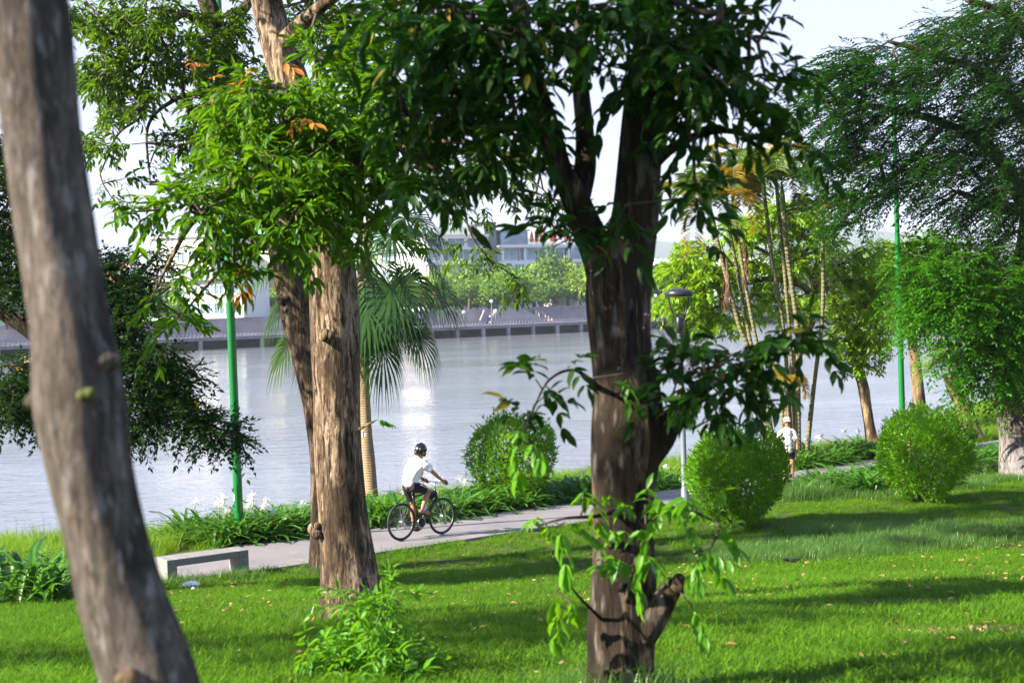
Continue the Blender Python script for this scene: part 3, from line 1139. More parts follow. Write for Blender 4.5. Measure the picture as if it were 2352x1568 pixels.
def tree(name, label, base, limbs, blobs, bark, leafm, seed=1, per=3, mid=1, tmpl=2, parts=0, spray=None, arch=.12, noise_=.06, seg=14,
         cat='tree', group=None, r0=.004, out_bias=.6, extra=None, rnd=.6, updn=0.0, rmax=.05, wood='twig', dens=1.0, bias=None):
    g = np.random.default_rng(seed)
    bx, by = base[0], base[1]
    root = empty(name, (bx, by, float(gz(bx, by)) if len(base) < 3 else base[2]), label, cat, group)
    L = [limb_pts(l) for l in limbs]
    mb = MB()
    for k, (p, r) in enumerate(L):
        n = max(12, int(seg * (1 if k == 0 else .6)))
        if k == 0:      # more rings along the trunk, and a root flare
            pr = smooth_line(np.column_stack([p, r]), 3)
            p2, r2 = pr[:, :3], pr[:, 3]
            mb.tube(p2 - root_loc(root), r2, seg, True, noise_, seed + k)
        else:
            mb.tube(p - root_loc(root), r, n, True, noise_, seed + k)
    mb.build('trunk', M[bark], root, True)
    if not blobs:
        return root, None
    T = blob_targets(blobs, g, dens)
    pts, par, cnt, bn, tips = grow(L, T, g, arch)
    twig_mesh('branches', pts, par, cnt, bn, M[wood], root, r0, rmax)
    # leaf sprays at the tips and along the twigs
    tipdir = unit(pts[tips] - pts[par[tips]])
    P = np.repeat(pts[tips], per, 0)
    D = unit(np.repeat(tipdir, per, 0) * out_bias + g.normal(0, rnd, (len(P), 3)) + np.array([0, 0, updn]) + (0 if bias is None else np.array(bias)))
    if mid:
        ids = np.array([i for i in range(bn, len(pts)) if cnt[i] < 14])
        ids = np.repeat(ids, mid)
        P2 = pts[ids] + g.normal(0, .03, (len(ids), 3))
        D2 = unit((pts[ids] - pts[par[ids]]) * 1.0 / .3 + g.normal(0, .9, (len(ids), 3)))
        if bias is not None:
            D2 = unit(g.normal(0, rnd, D2.shape) + np.array(bias))
        P, D = np.vstack([P, P2]), np.vstack([D, D2])
    A = sprays(P, D, g, **(spray or {}))
    if extra is not None:
        extra(root, A, g, pts, tips, L)
    fo = foliage(root, A, M[leafm], tmpl, parts)
    return root, (pts, tips, L)


M['moss'] = plain('moss', (.055, .075, .008), .9, 0, .3, 20)


def knob(name, root, p, r, mat, seed=1, lumps=5):
    """a burl: several swollen lumps grown together"""
    g = np.random.default_rng(seed)
    mb = MB()
    for k in range(lumps):
        c = np.array(p) - root_loc(root) + g.normal(0, .32, 3) * r
        mb.ball(c, r * g.uniform(.35, .62) * np.array([1, 1, g.uniform(.9, 1.3)]), 10, 7)
    return mb.build(name, M[mat], root, True)


# ---- the near leaning trunk at the left
def gbase(px, d):
    return on_ground(px, d)


D_L = 3.0
leaning = [(440, 2180, D_L, 360), (430, 2050, D_L, 290), (402, 1870, D_L, 245), (374, 1720, D_L, 226), (347, 1580, D_L, 218), (318, 1482, D_L, 205), (281, 1379, D_L, 198), (242, 1225, D_L, 186), (207, 1072, D_L, 194),
           (182, 925, D_L, 206), (163, 760, D_L, 180), (124, 502, D_L, 178), (96, 301, D_L, 176), (72, 120, D_L, 186), (55, 0, D_L, 190), (20, -200, D_L, 175), (-60, -600, D_L + .1, 160), (-300, -1300, D_L + .3, 130), (-800, -2200, D_L + .7, 90), (-1600, -3000, D_L + 1.2, 50)]
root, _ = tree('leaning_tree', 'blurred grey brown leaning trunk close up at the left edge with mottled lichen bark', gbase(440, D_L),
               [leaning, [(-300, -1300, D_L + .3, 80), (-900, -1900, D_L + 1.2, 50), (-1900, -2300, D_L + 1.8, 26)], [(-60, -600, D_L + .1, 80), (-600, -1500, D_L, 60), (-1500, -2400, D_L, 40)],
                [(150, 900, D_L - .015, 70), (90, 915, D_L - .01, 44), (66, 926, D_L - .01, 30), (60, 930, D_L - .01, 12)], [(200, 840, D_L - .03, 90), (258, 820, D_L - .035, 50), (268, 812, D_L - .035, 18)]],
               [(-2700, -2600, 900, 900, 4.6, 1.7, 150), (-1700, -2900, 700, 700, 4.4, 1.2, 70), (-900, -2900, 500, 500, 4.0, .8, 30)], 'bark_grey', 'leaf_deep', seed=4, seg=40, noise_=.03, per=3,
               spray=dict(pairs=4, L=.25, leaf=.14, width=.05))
knob('knot', root, W(196, 905, D_L - .082), .024, 'moss', 3, 4)
knob('knot', root, W(300, 1545, D_L - .09), .03, 'bark_tan', 5, 4)

g_ = gbase(-2400, 8.2)
tree('lawn_tree', 'tree standing on the lawn out of view to the left that dapples the grass', (g_[0], g_[1]),
     [[(-2400, 1640, 8.2, 130), (-2380, 1000, 8.2, 110), (-2300, 200, 8.2, 90), (-2200, -500, 8.2, 60), (-2150, -1100, 8.2, 30)], [(-2300, 200, 8.2, 60), (-2000, -300, 8.0, 36), (-1750, -700, 7.8, 18)], [(-2300, 100, 8.2, 50), (-2600, -400, 8.0, 30)]],
     [(-2000, -500, 600, 450, 7.6, 1.0, 100), (-2600, -700, 500, 450, 8.0, 1.0, 60), (-3400, -450, 600, 450, 7.4, 1.2, 85)], 'bark_brown', 'leaf_mid', seed=5, per=3, tmpl=1, spray=dict(pairs=4, L=.25, leaf=.14, width=.05))

# ---- the dark forked tree right of centre
D_R = 7.2
trunkR = [(1424, 1640, D_R, 189), (1424, 1590, D_R, 167), (1426, 1520, D_R, 153), (1428, 1440, D_R, 158), (1432, 1350, D_R, 151), (1431, 1250, D_R, 138), (1431, 1150, D_R, 138), (1437, 1060, D_R, 155), (1444, 985, D_R, 167),
          (1440, 900, D_R, 156), (1426, 800, D_R, 142), (1420, 700, D_R, 147), (1426, 630, D_R, 147), (1444, 570, D_R, 122), (1458, 500, D_R, 108), (1466, 400, D_R, 101), (1480, 250, D_R, 98), (1497, 100, D_R, 85), (1512, -60, D_R, 75), (1525, -300, D_R, 55), (1540, -600, D_R, 37)]
limbsR = [trunkR,
          [(1404, 690, D_R, 84), (1378, 600, D_R, 78), (1348, 520, D_R, 72), (1318, 450, D_R - .05, 64), (1288, 390, D_R - .1, 54), (1262, 300, D_R - .15, 52), (1232, 200, D_R - .2, 46), (1203, 80, D_R - .3, 42), (1180, -60, D_R - .3, 36), (1140, -300, D_R - .4, 24)],
          [(1328, 455, D_R, 58), (1344, 380, D_R + .05, 50), (1342, 290, D_R + .1, 42), (1332, 170, D_R + .2, 38), (1336, 40, D_R + .3, 34), (1345, -120, D_R + .4, 26)],
          [(1480, 1030, D_R, 100), (1515, 1000, D_R - .02, 76), (1542, 962, D_R - .04, 52), (1562, 948, D_R - .05, 40), (1600, 910, D_R - .08, 20), (1690, 852, D_R - .1, 14), (1790, 800, D_R - .1, 10), (1880, 762, D_R - .1, 6)],
          [(1460, 1475, D_R - .05, 84), (1498, 1422, D_R - .1, 68), (1528, 1374, D_R - .13, 54), (1546, 1345, D_R - .15, 48), (1553, 1332, D_R - .15, 36)],
          [(1375, 890, D_R - .1, 14), (1320, 850, D_R - .3, 8), (1262, 872, D_R - .5, 6), (1225, 940, D_R - .6, 5), (1200, 1005, D_R - .6, 5)],
          [(1258, 300, D_R - .15, 30), (1170, 288, D_R - .2, 22), (1050, 282, D_R - .1, 18), (940, 262, D_R, 14), (860, 250, D_R + .1, 9)],
          [(1485, 230, D_R, 44), (1560, 180, D_R - .2, 28), (1650, 150, D_R - .4, 20), (1750, 130, D_R - .5, 12)],
          [(1475, 400, D_R, 34), (1560, 330, D_R - .2, 22), (1660, 300, D_R - .3, 15), (1780, 330, D_R - .4, 8)],
          [(1420, 1170, D_R - .12, 14), (1370, 1185, D_R - .3, 9), (1300, 1190, D_R - .5, 6), (1240, 1205, D_R - .6, 4)],
          [(1440, 1380, D_R - .16, 14), (1470, 1260, D_R - .3, 9), (1520, 1180, D_R - .4, 7), (1600, 1170, D_R - .5, 5)],
          [(1380, 1420, D_R - .14, 9), (1330, 1370, D_R - .25, 6), (1290, 1320, D_R - .3, 4)]]
blobsR = [(1000, 70, 190, 110, 7.0, .7, 62), (1170, 60, 150, 90, 6.8, .7, 48), (1420, 30, 170, 70, 7.0, .7, 44), (1590, 100, 110, 100, 6.8, .6, 42), (1130, 230, 150, 80, 6.9, .6, 44), (960, 230, 120, 80, 7.0, .5, 30),
          (1170, 340, 110, 50, 7.0, .5, 20), (1440, 190, 40, 50, 6.8, .4, 8), (1560, 220, 70, 50, 6.8, .4, 14), (1690, 180, 80, 40, 6.6, .4, 13), (1590, 310, 70, 26, 6.8, .4, 6), (1730, 310, 90, 24, 6.6, .4, 6), (1600, 420, 26, 36, 6.7, .2, 5), (1820, 335, 40, 12, 6.6, .2, 3),
          (1740, 120, 50, 70, 6.5, .3, 6), (1780, 165, 50, 30, 6.5, .3, 5), (1650, 30, 60, 50, 6.7, .4, 9), (1800, 30, 10, 40, 6.5, .2, 2), (1300, 480, 70, 60, 7.1, .3, 4), (1420, 470, 30, 50, 6.7, .2, 4), (1270, 530, 14, 40, 6.8, .2, 3), (1000, 380, 110, 50, 7.0, .5, 18),
          (1350, -400, 700, 330, 7.6, 2.2, 170)]
blobsR2 = [(1590, 840, 80, 50, 6.9, .3, 11), (1700, 840, 90, 50, 6.9, .3, 13), (1810, 780, 70, 40, 6.9, .3, 9), (1640, 920, 50, 40, 6.8, .3, 4), (1700, 870, 40, 30, 6.8, .3, 3), (1550, 900, 40, 30, 6.9, .2, 3),
           (1250, 880, 40, 34, 6.6, .15, 3), (1210, 950, 24, 30, 6.5, .15, 2), (1320, 850, 20, 16, 6.8, .1, 1)]
blobsR3 = [(1262, 1200, 50, 16, 6.6, .1, 4), (1350, 1150, 30, 30, 6.8, .1, 3), (1490, 1180, 60, 40, 6.7, .15, 5), (1590, 1170, 50, 40, 6.7, .15, 6), (1610, 1250, 40, 40, 6.7, .15, 4), (1450, 1270, 40, 50, 6.85, .1, 5), (1205, 1010, 20, 16, 6.45, .1, 3),
           (1290, 1380, 40, 40, 6.85, .1, 3), (1590, 1385, 20, 15, 6.9, .1, 2), (1440, 860, 10, 20, 6.9, .05, 1), (1640, 1210, 30, 30, 6.7, .1, 2)]


def extra_R(root, A, g, pts, tips, L):
    for bl, mat, per, cnt_, nm, kw in ((blobsR2, 'leaf_deep', 2, 90, 'side_foliage', dict(pairs=3, L=.15, leaf=.105, width=.038, droop=.4, jit=.3)), (blobsR3, 'leaf_sprout', 1, 70, 'sprout_foliage', dict(pairs=3, L=.14, leaf=.11, width=.038, droop=.75, spread=.7))):
        T = blob_targets(bl, g)
        p2, par, c2, bn, tp = grow(L, T, g, .1)
        twig_mesh('shoots', p2, par, c2, bn, M['twig'], root, .003, .012)
        P = np.repeat(p2[tp], per, 0)
        D = unit(np.repeat(unit(p2[tp] - p2[par[tp]]), per, 0) * .7 + g.normal(0, .45, (len(P), 3)))
        B = sprays(P, D, g, **kw)
        foliage(root, B, M[mat], 4, cnt_, nm)
    # dark seed heads over the side branch
    mb, sm = MB(), MB()
    for k in range(46):
        q = W(g.normal(1560, 42), g.uniform(715, 850), 6.9 + g.normal(0, .08))
        mb.ball(q - root_loc(root), g.uniform(.005, .010), 6, 4)
        e = W(g.normal(1570, 25), 870, 6.95)
        sm.tube([q - root_loc(root), (q + e) / 2 - root_loc(root) + g.normal(0, .02, 3), e - root_loc(root)], .0015, 3, False)
    tag(mb.build('seed_heads', M['seed'], root, True), kind='stuff')
    sm.build('seed_stalks', M['twig'], root)


M['seed'] = plain('seed', (.05, .025, .07), .6)
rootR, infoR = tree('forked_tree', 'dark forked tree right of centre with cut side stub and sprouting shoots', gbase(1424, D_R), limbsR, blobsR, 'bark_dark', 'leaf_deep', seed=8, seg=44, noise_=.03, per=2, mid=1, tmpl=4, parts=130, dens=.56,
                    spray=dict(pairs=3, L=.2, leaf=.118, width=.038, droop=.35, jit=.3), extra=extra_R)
knob('stub_burl', rootR, W(1552, 1345, D_R - .2), .062, 'bark_dark', 2, 7)

# ---- the sunlit tree left of centre
D_M = 13.2
trunkM = [(815, 1452, D_M, 190), (813, 1425, D_M, 160), (808, 1380, D_M, 142), (802, 1300, D_M, 126), (790, 1200, D_M, 114), (782, 1100, D_M, 110), (776, 1000, D_M, 108), (773, 900, D_M, 108), (770, 800, D_M, 112), (766, 700, D_M, 111), (759, 600, D_M, 110),
          (750, 540, D_M, 107), (735, 450, D_M, 100), (703, 300, D_M, 92), (665, 180, D_M, 84), (638, 100, D_M, 76), (612, 0, D_M, 72), (585, -140, D_M, 64), (560, -320, D_M, 50), (540, -500, D_M, 36)]
limbsM = [trunkM,
          [(752, 555, D_M, 60), (700, 480, D_M - .6, 40), (620, 420, D_M - 1.2, 28), (540, 430, D_M - 1.7, 20), (450, 500, D_M - 2, 14), (390, 600, D_M - 2.1, 9), (345, 690, D_M - 2.1, 5)],
          [(742, 490, D_M, 56), (790, 400, D_M - .6, 40), (860, 330, D_M - 1.2, 28), (930, 300, D_M - 1.5, 18), (1010, 320, D_M - 1.6, 9)],
          [(720, 370, D_M, 50), (700, 280, D_M - .8, 36), (660, 220, D_M - 1.5, 24), (600, 190, D_M - 1.8, 14)],
          [(745, 520, D_M, 40), (780, 470, D_M - .8, 26), (830, 480, D_M - 1.4, 18), (890, 530, D_M - 1.6, 9)],
          [(745, 520, D_M, 40), (690, 500, D_M - .9, 24), (610, 560, D_M - 1.5, 16), (520, 610, D_M - 1.7, 10), (420, 720, D_M - 1.8, 5)],
          [(800, 1000, D_M - .1, 10), (838, 978, D_M - .15, 6), (862, 966, D_M - .15, 4)],
          [(640, 110, D_M, 46), (720, 30, D_M - .4, 32), (820, -40, D_M - .8, 22), (920, -80, D_M - 1, 14)]]
blobsM = [(640, 230, 110, 60, 11.4, .8, 50), (760, 320, 130, 80, 11.6, .8, 66), (610, 370, 120, 70, 11.2, .8, 56), (850, 250, 120, 80, 11.8, .8, 46), (900, 370, 120, 80, 11.6, .7, 44), (510, 470, 100, 50, 11.0, .6, 32), (660, 480, 120, 60, 11.2, .7, 52),
          (780, 440, 110, 60, 11.4, .6, 36), (850, 510, 50, 50, 11.4, .5, 11), (490, 570, 80, 36, 11.0, .5, 9), (420, 640, 70, 26, 10.9, .4, 5), (350, 680, 36, 18, 10.9, .3, 2), (560, 620, 50, 30, 11.2, .4, 5), (410, 725, 30, 26, 10.9, .3, 3), (360, 785, 16, 12, 10.9, .2, 1),
          (690, 560, 50, 30, 11.3, .4, 8), (760, 120, 110, 70, 12.4, .8, 30), (880, 90, 110, 80, 12.2, .8, 28), (520, 280, 60, 80, 11.6, .6, 18), (330, 480, 50, 18, 11.2, .3, 5), (410, 455, 40, 30, 11.1, .3, 6),
          (560, -330, 420, 200, 13.2, 2.6, 120)]


def extra_M(root, A, g, pts, tips, L):
    q = np.array([W(866, 966, D_M - .15)])
    B = sprays(np.repeat(q, 2, 0), np.array([[1, -.1, .05], [.7, -.6, .3]]), g, pairs=3, L=.1, leaf=.11, width=.036, droop=.5)
    foliage(root, B, M['leaf_sprout'], 4, 14, 'sprig_leaves')
    T = blob_targets([(575, 165, 30, 16, 11.2, .3, 3), (655, 142, 14, 6, 11.4, .1, 1), (420, 145, 40, 20, 13, .3, 2), (700, 270, 20, 14, 11.0, .2, 2), (560, 640, 26, 14, 10.9, .1, 2), (480, 200, 40, 20, 12, .3, 4)], g)
    Dr = unit(g.normal(0, .6, (len(T), 3)) + np.array([0, -.3, .1]))
    B = sprays(T, Dr, g, pairs=2, L=.12, leaf=.12, width=.042, droop=.4)
    foliage(root, B, M['leaf_autumn'], 4, 40, 'orange_leaves')


rootM, infoM = tree('sunlit_tree', 'sunlit straight tree with pale flaking bark and burls beside the cyclist', gbase(815, D_M), limbsM, blobsM, 'bark_pale', 'leaf_mid', seed=15, seg=44, noise_=.05, per=2, mid=1, tmpl=2, parts=220, dens=.64,
                    spray=dict(pairs=4, L=.24, leaf=.145, width=.045, droop=.4, jit=.28), extra=extra_M, r0=.005)
knob('burl', rootM, W(748, 772, D_M - .21), .085, 'bark_pale', 3, 8)
knob('burl', rootM, W(728, 1215, D_M - .12), .075, 'bark_pale', 9, 7)

# ---- the darker tree behind it, at the path
D_S = 22.3
trunkS = [(746, 1335, D_S, 100), (747, 1305, D_S, 80), (748, 1250, D_S, 72), (749, 1150, D_S, 69), (747, 1072, D_S, 66), (728, 930, D_S, 66), (711, 850, D_S, 68), (693, 760, D_S, 74), (681, 690, D_S, 78), (662, 600, D_S, 76), (640, 500, D_S, 70),
          (612, 400, D_S, 62), (586, 320, D_S, 56), (568, 250, D_S, 52), (545, 180, D_S, 48), (515, 110, D_S, 46), (488, 40, D_S, 44), (462, -40, D_S, 40), (430, -170, D_S, 32)]
limbsS = [trunkS,
          [(498, 78, D_S, 32), (455, 48, D_S, 24), (418, 32, D_S - .2, 20), (372, 75, D_S - .5, 15), (340, 130, D_S - .8, 12), (280, 172, D_S - 1, 10), (215, 185, D_S - 1, 8), (150, 210, D_S - 1, 5)],
          [(340, 130, D_S - .8, 10), (325, 190, D_S - 1, 8), (330, 260, D_S - 1, 6), (270, 310, D_S - 1, 5), (230, 400, D_S - 1, 3)],
          [(545, 180, D_S, 26), (470, 210, D_S - .8, 16), (400, 230, D_S - 1.2, 10), (340, 290, D_S - 1.4, 7), (345, 420, D_S - 1.4, 3)],
          [(640, 480, D_S, 34), (760, 400, D_S - .8, 24), (900, 345, D_S - 1.4, 17), (1030, 325, D_S - 1.8, 12), (1150, 350, D_S - 2, 8), (1240, 400, D_S - 2, 5)],
          [(1030, 325, D_S - 1.8, 9), (1060, 420, D_S - 1.9, 6), (1075, 520, D_S - 2, 5), (1120, 590, D_S - 2, 4), (1190, 640, D_S - 2, 3)],
          [(515, 110, D_S, 30), (560, 20, D_S + .5, 24), (640, -40, D_S + .8, 18), (720, 20, D_S + 1, 10)]]
blobsS = [(230, 40, 90, 60, 21.4, 1.2, 30), (330, 50, 90, 70, 21.3, 1.2, 48), (430, 130, 90, 70, 21.4, 1.2, 44), (290, 150, 110, 50, 21.2, 1, 36), (300, 240, 90, 40, 21, 1, 22), (480, 260, 80, 60, 21, 1, 38), (510, 60, 70, 60, 22, 1, 30), (220, 190, 60, 50, 21.2, .8, 20),
          (230, 300, 50, 60, 21.2, .8, 14), (560, 190, 60, 70, 21.5, 1, 30), (430, 330, 70, 40, 20.9, .8, 10), (700, 50, 90, 60, 22.8, 1.2, 40), (790, 60, 60, 70, 22.8, 1, 24), (500, 400, 50, 60, 20.8, .7, 16), (420, 420, 60, 30, 20.8, .7, 6), (250, 420, 40, 40, 21, .5, 3), (330, 350, 40, 40, 21, .5, 4),
          (1120, 370, 90, 40, 20.4, .8, 14), (1220, 430, 60, 50, 20.3, .6, 7), (1080, 450, 50, 50, 20.4, .6, 7), (1080, 560, 40, 40, 20.3, .4, 4), (1180, 640, 40, 12, 20.3, .3, 4), (1250, 350, 50, 40, 20.3, .5, 5), (1000, 400, 60, 50, 20.6, .7, 8), (1270, 470, 30, 40, 20.3, .4, 3),
          (360, -260, 420, 230, 22, 3, 170)]
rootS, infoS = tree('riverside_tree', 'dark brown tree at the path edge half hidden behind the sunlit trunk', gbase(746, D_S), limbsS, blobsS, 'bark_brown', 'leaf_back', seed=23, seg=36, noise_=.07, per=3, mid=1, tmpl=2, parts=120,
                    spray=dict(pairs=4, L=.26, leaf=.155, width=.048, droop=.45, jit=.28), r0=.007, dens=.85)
knob('burl', rootS, W(648, 690, D_S - .15), .12, 'bark_brown', 4, 5)

# ---- yellow flowered tree reaching in from the left
D_C = 19.0
limbsC = [[(-270, 1395, D_C, 90), (-262, 1250, D_C, 76), (-240, 1000, D_C, 70), (-200, 760, D_C, 62), (-170, 560, D_C, 50), (-150, 350, D_C, 36), (-140, 100, D_C, 24)],
          [(-200, 760, D_C, 46), (-120, 690, D_C, 42), (-40, 690, D_C, 38), (30, 735, D_C, 32), (80, 775, D_C, 26), (140, 830, D_C, 18), (230, 890, D_C - .2, 12), (330, 930, D_C - .3, 9), (440, 960, D_C - .4, 7), (545, 1000, D_C - .5, 4)],
          [(30, 735, D_C, 20), (150, 700, D_C, 16), (260, 660, D_C, 12), (330, 620, D_C, 8), (372, 560, D_C, 4)],
          [(-160, 500, D_C, 30), (-60, 430, D_C, 22), (30, 420, D_C, 14), (120, 450, D_C, 8)],
          [(140, 830, D_C, 12), (260, 800, D_C - .3, 9), (380, 800, D_C - .4, 6), (440, 850, D_C - .4, 4)]]
blobsC = [(20, 380, 50, 80, 19, .8, 40), (20, 540, 60, 80, 19, .8, 44), (40, 640, 50, 50, 19, .7, 26), (30, 890, 70, 80, 18.8, .7, 56), (140, 620, 80, 110, 19.2, .7, 60), (120, 900, 70, 100, 19, .7, 44), (260, 620, 40, 50, 19, .5, 18), (300, 680, 60, 50, 18.8, .5, 34), (368, 590, 24, 36, 18.9, .2, 9),
          (270, 760, 50, 50, 18.8, .5, 24), (330, 830, 80, 40, 18.6, .5, 44), (400, 860, 60, 36, 18.6, .4, 26), (400, 945, 80, 40, 18.6, .4, 40), (480, 985, 60, 34, 18.6, .4, 26), (540, 1005, 24, 18, 18.5, .2, 8), (300, 940, 50, 50, 18.6, .4, 22), (230, 820, 50, 90, 18.8, .5, 34), (330, 990, 30, 20, 18.6, .3, 5),
          (-150, 400, 110, 300, 19, 1.6, 80)]


def extra_C(root, A, g, pts, tips, L):
    ok, d = in_frame(pts[tips], 0)
    c = pts[tips][ok]
    c = c[g.choice(len(c), min(34, len(c)), False)]
    P = np.repeat(c, 9, 0) + g.normal(0, .045, (len(c) * 9, 3)) + np.array([0, -.05, .05])
    D = unit(g.normal(0, .5, (len(P), 3)) + np.array([0, 0, .5]))
    B = [P, D, unit(g.normal(0, 1, (len(P), 3))), g.uniform(.03, .05, len(P)), g.uniform(.025, .035, len(P))]
    V, Fc = leaves_mesh(*B, 1)
    tag(link('flowers', np_mesh('flowers', V - root_loc(root), [Fc], M['flower_yellow']), root), kind='stuff')


tree('flowering_tree', 'dark tree with fine leaflets and yellow flower sprays over the river at left', gbase(-270, D_C), limbsC, blobsC, 'bark_brown', 'leaf_cassia', seed=31, seg=24, noise_=.05, per=4, mid=1, tmpl=1, parts=0,
     spray=dict(pairs=7, L=.32, leaf=.085, width=.036, droop=.3, spread=.9), dens=1.25, extra=extra_C, r0=.005)

# ---- feathery dark tree filling the right side
D_F = 36.5
limbsF = [[(2352, 1085, D_F, 120), (2345, 1060, D_F, 96), (2340, 1000, D_F, 84), (2336, 930, D_F, 92), (2342, 860, D_F, 104), (2356, 740, D_F, 92), (2376, 560, D_F, 80), (2392, 380, D_F, 66), (2404, 180, D_F, 50), (2410, -60, D_F, 34)],
          [(2356, 740, D_F, 44), (2280, 670, D_F - .5, 30), (2190, 620, D_F - 1, 18), (2100, 590, D_F - 1.2, 9)],
          [(2380, 520, D_F, 44), (2290, 360, D_F - .6, 30), (2170, 285, D_F - 1, 20), (2040, 250, D_F - 1.4, 13), (1930, 235, D_F - 1.6, 8), (1840, 240, D_F - 1.6, 4)],
          [(2395, 330, D_F, 36), (2290, 190, D_F - .5, 22), (2160, 130, D_F - 1, 14), (2040, 95, D_F - 1.2, 8)],
          [(2345, 850, D_F, 40), (2260, 790, D_F - .5, 22), (2180, 760, D_F - .8, 12)],
          [(2170, 285, D_F - 1, 14), (2080, 380, D_F - 1.3, 10), (2010, 440, D_F - 1.5, 6)],
          [(2405, 150, D_F, 30), (2320, 40, D_F - .4, 20), (2220, 0, D_F - .8, 12)],
          [(2385, 480, D_F, 36), (2300, 480, D_F - .8, 22), (2200, 440, D_F - 1.4, 12)]]
blobsF = [(1980, 140, 110, 50, 35, 1.2, 50), (1930, 190, 90, 40, 35, 1, 32), (1930, 270, 110, 50, 34.8, 1.2, 56), (2060, 230, 130, 90, 35, 1.5, 100), (2010, 350, 110, 50, 34.8, 1.2, 64), (1990, 440, 70, 40, 34.8, 1, 30), (2100, 420, 90, 50, 35, 1.2, 44), (2230, 100, 120, 90, 35.5, 1.5, 90),
          (2300, 240, 100, 120, 35.5, 1.5, 120), (2190, 340, 100, 80, 35.2, 1.5, 84), (2320, 450, 80, 110, 35.4, 1.5, 110), (2150, 130, 70, 60, 35.5, 1.2, 40), (1960, 500, 40, 24, 34.8, .6, 10), (1860, 240, 40, 24, 34.8, .6, 8), (2320, 40, 90, 70, 36, 1.5, 54), (2220, 470, 70, 40, 35, 1, 26),
          (2380, 200, 100, 260, 37, 1.5, 110), (2480, 500, 120, 300, 37, 2, 90), (2350, -180, 260, 120, 36.5, 2, 70)]
blobsF2 = [(2170, 590, 100, 44, 34.6, 1, 60), (2270, 640, 90, 80, 34.6, 1.2, 100), (2190, 700, 110, 50, 34.5, 1, 76), (2120, 650, 60, 50, 34.6, .8, 36), (2310, 760, 80, 70, 34.8, 1, 70), (2230, 790, 60, 40, 34.6, .7, 30), (2130, 740, 40, 20, 34.6, .5, 10), (2260, 850, 50, 30, 34.8, .6, 16), (2230, 900, 30, 20, 35, .4, 6), (2330, 860, 60, 50, 35, .8, 30)]


def extra_F(root, A, g, pts, tips, L):
    T = blob_targets(blobsF2, g)
    p2, par, c2, bn, tp = grow(L, T, g, .05)
    twig_mesh('branches', p2, par, c2, bn, M['twig'], root, .009, .05)
    P = np.repeat(p2[tp], 4, 0)
    D = unit(np.repeat(unit(p2[tp] - p2[par[tp]]), 4, 0) * .6 + g.normal(0, .5, (len(P), 3)) + np.array([-.25, 0, -.1]))
    B = sprays(P, D, g, pairs=10, L=.8, leaf=.16, width=.05, droop=.3, spread=.8, jit=.05, roll=.15)
    foliage(root, B, M['leaf_feather2'], 1, 0, 'lower_foliage')


M['leaf_feather2'] = leaf_mat('leaf_feather2', (.008, .05, .003), (.05, .18, .006), (.14, .44, .01), .34, .5, .2)  # brighter copy: light on the lower crown put into the leaf colour
rootF, _ = tree('feathery_tree', 'large dark feathery leaved tree with whitewashed trunk foot at the right edge', gbase(2345, D_F), limbsF, blobsF, 'bark_wash', 'leaf_feather', seed=41, seg=30, noise_=.05, per=4, mid=1, tmpl=1, parts=0,
                spray=dict(pairs=10, L=.85, leaf=.15, width=.044, droop=.30, spread=.8, jit=.05, roll=.12), extra=extra_F, r0=.009, updn=-.02, rnd=.28, dens=.82, out_bias=.35, bias=(-.75, -.25, -.06))

# ---- pale lopped trunk with a few feathery shoots
lop = [(2232, 1010, 47, 60), (2224, 975, 47, 46), (2212, 930, 47, 38), (2196, 895, 47, 37), (2186, 866, 47, 36), (2183, 856, 47, 30)]
tree('lopped_tree', 'pale lopped tree trunk with a sawn top beside the whitewashed tree', gbase(2232, 47), [lop], [(2160, 815, 34, 12, 46.6, .5, 12), (2140, 845, 20, 16, 46.6, .4, 6), (2190, 830, 24, 16, 46.8, .4, 8)], 'bark_tan', 'leaf_light', seed=52, seg=22, per=3, mid=0, tmpl=1,
     spray=dict(pairs=8, L=.55, leaf=.2, width=.05, droop=.15, jit=.08), r0=.012)
# ---- light feathery tree behind the right lamp post
lt = [(2120, 1000, 52, 34), (2110, 900, 52, 28), (2095, 780, 52, 22), (2080, 680, 52, 14)]
tree('pale_feathery_tree', 'pale green feathery young tree seen behind the right green lamp post', gbase(2120, 52), [lt, [(2095, 780, 52, 14), (2040, 680, 51.6, 9), (2000, 620, 51.5, 5)], [(2085, 700, 52, 12), (2120, 640, 52, 7)]],
     [(2050, 590, 70, 30, 51.5, 1.5, 40), (2000, 630, 60, 40, 51.5, 1.2, 34), (2090, 640, 60, 50, 52, 1.5, 44), (2050, 700, 60, 50, 52, 1.2, 36), (2140, 560, 50, 24, 52, 1, 14)], 'bark_tan', 'leaf_light', seed=53, seg=16, per=4, mid=1, tmpl=1,
     spray=dict(pairs=8, L=.6, leaf=.22, width=.06, droop=.15, jit=.08), r0=.012)
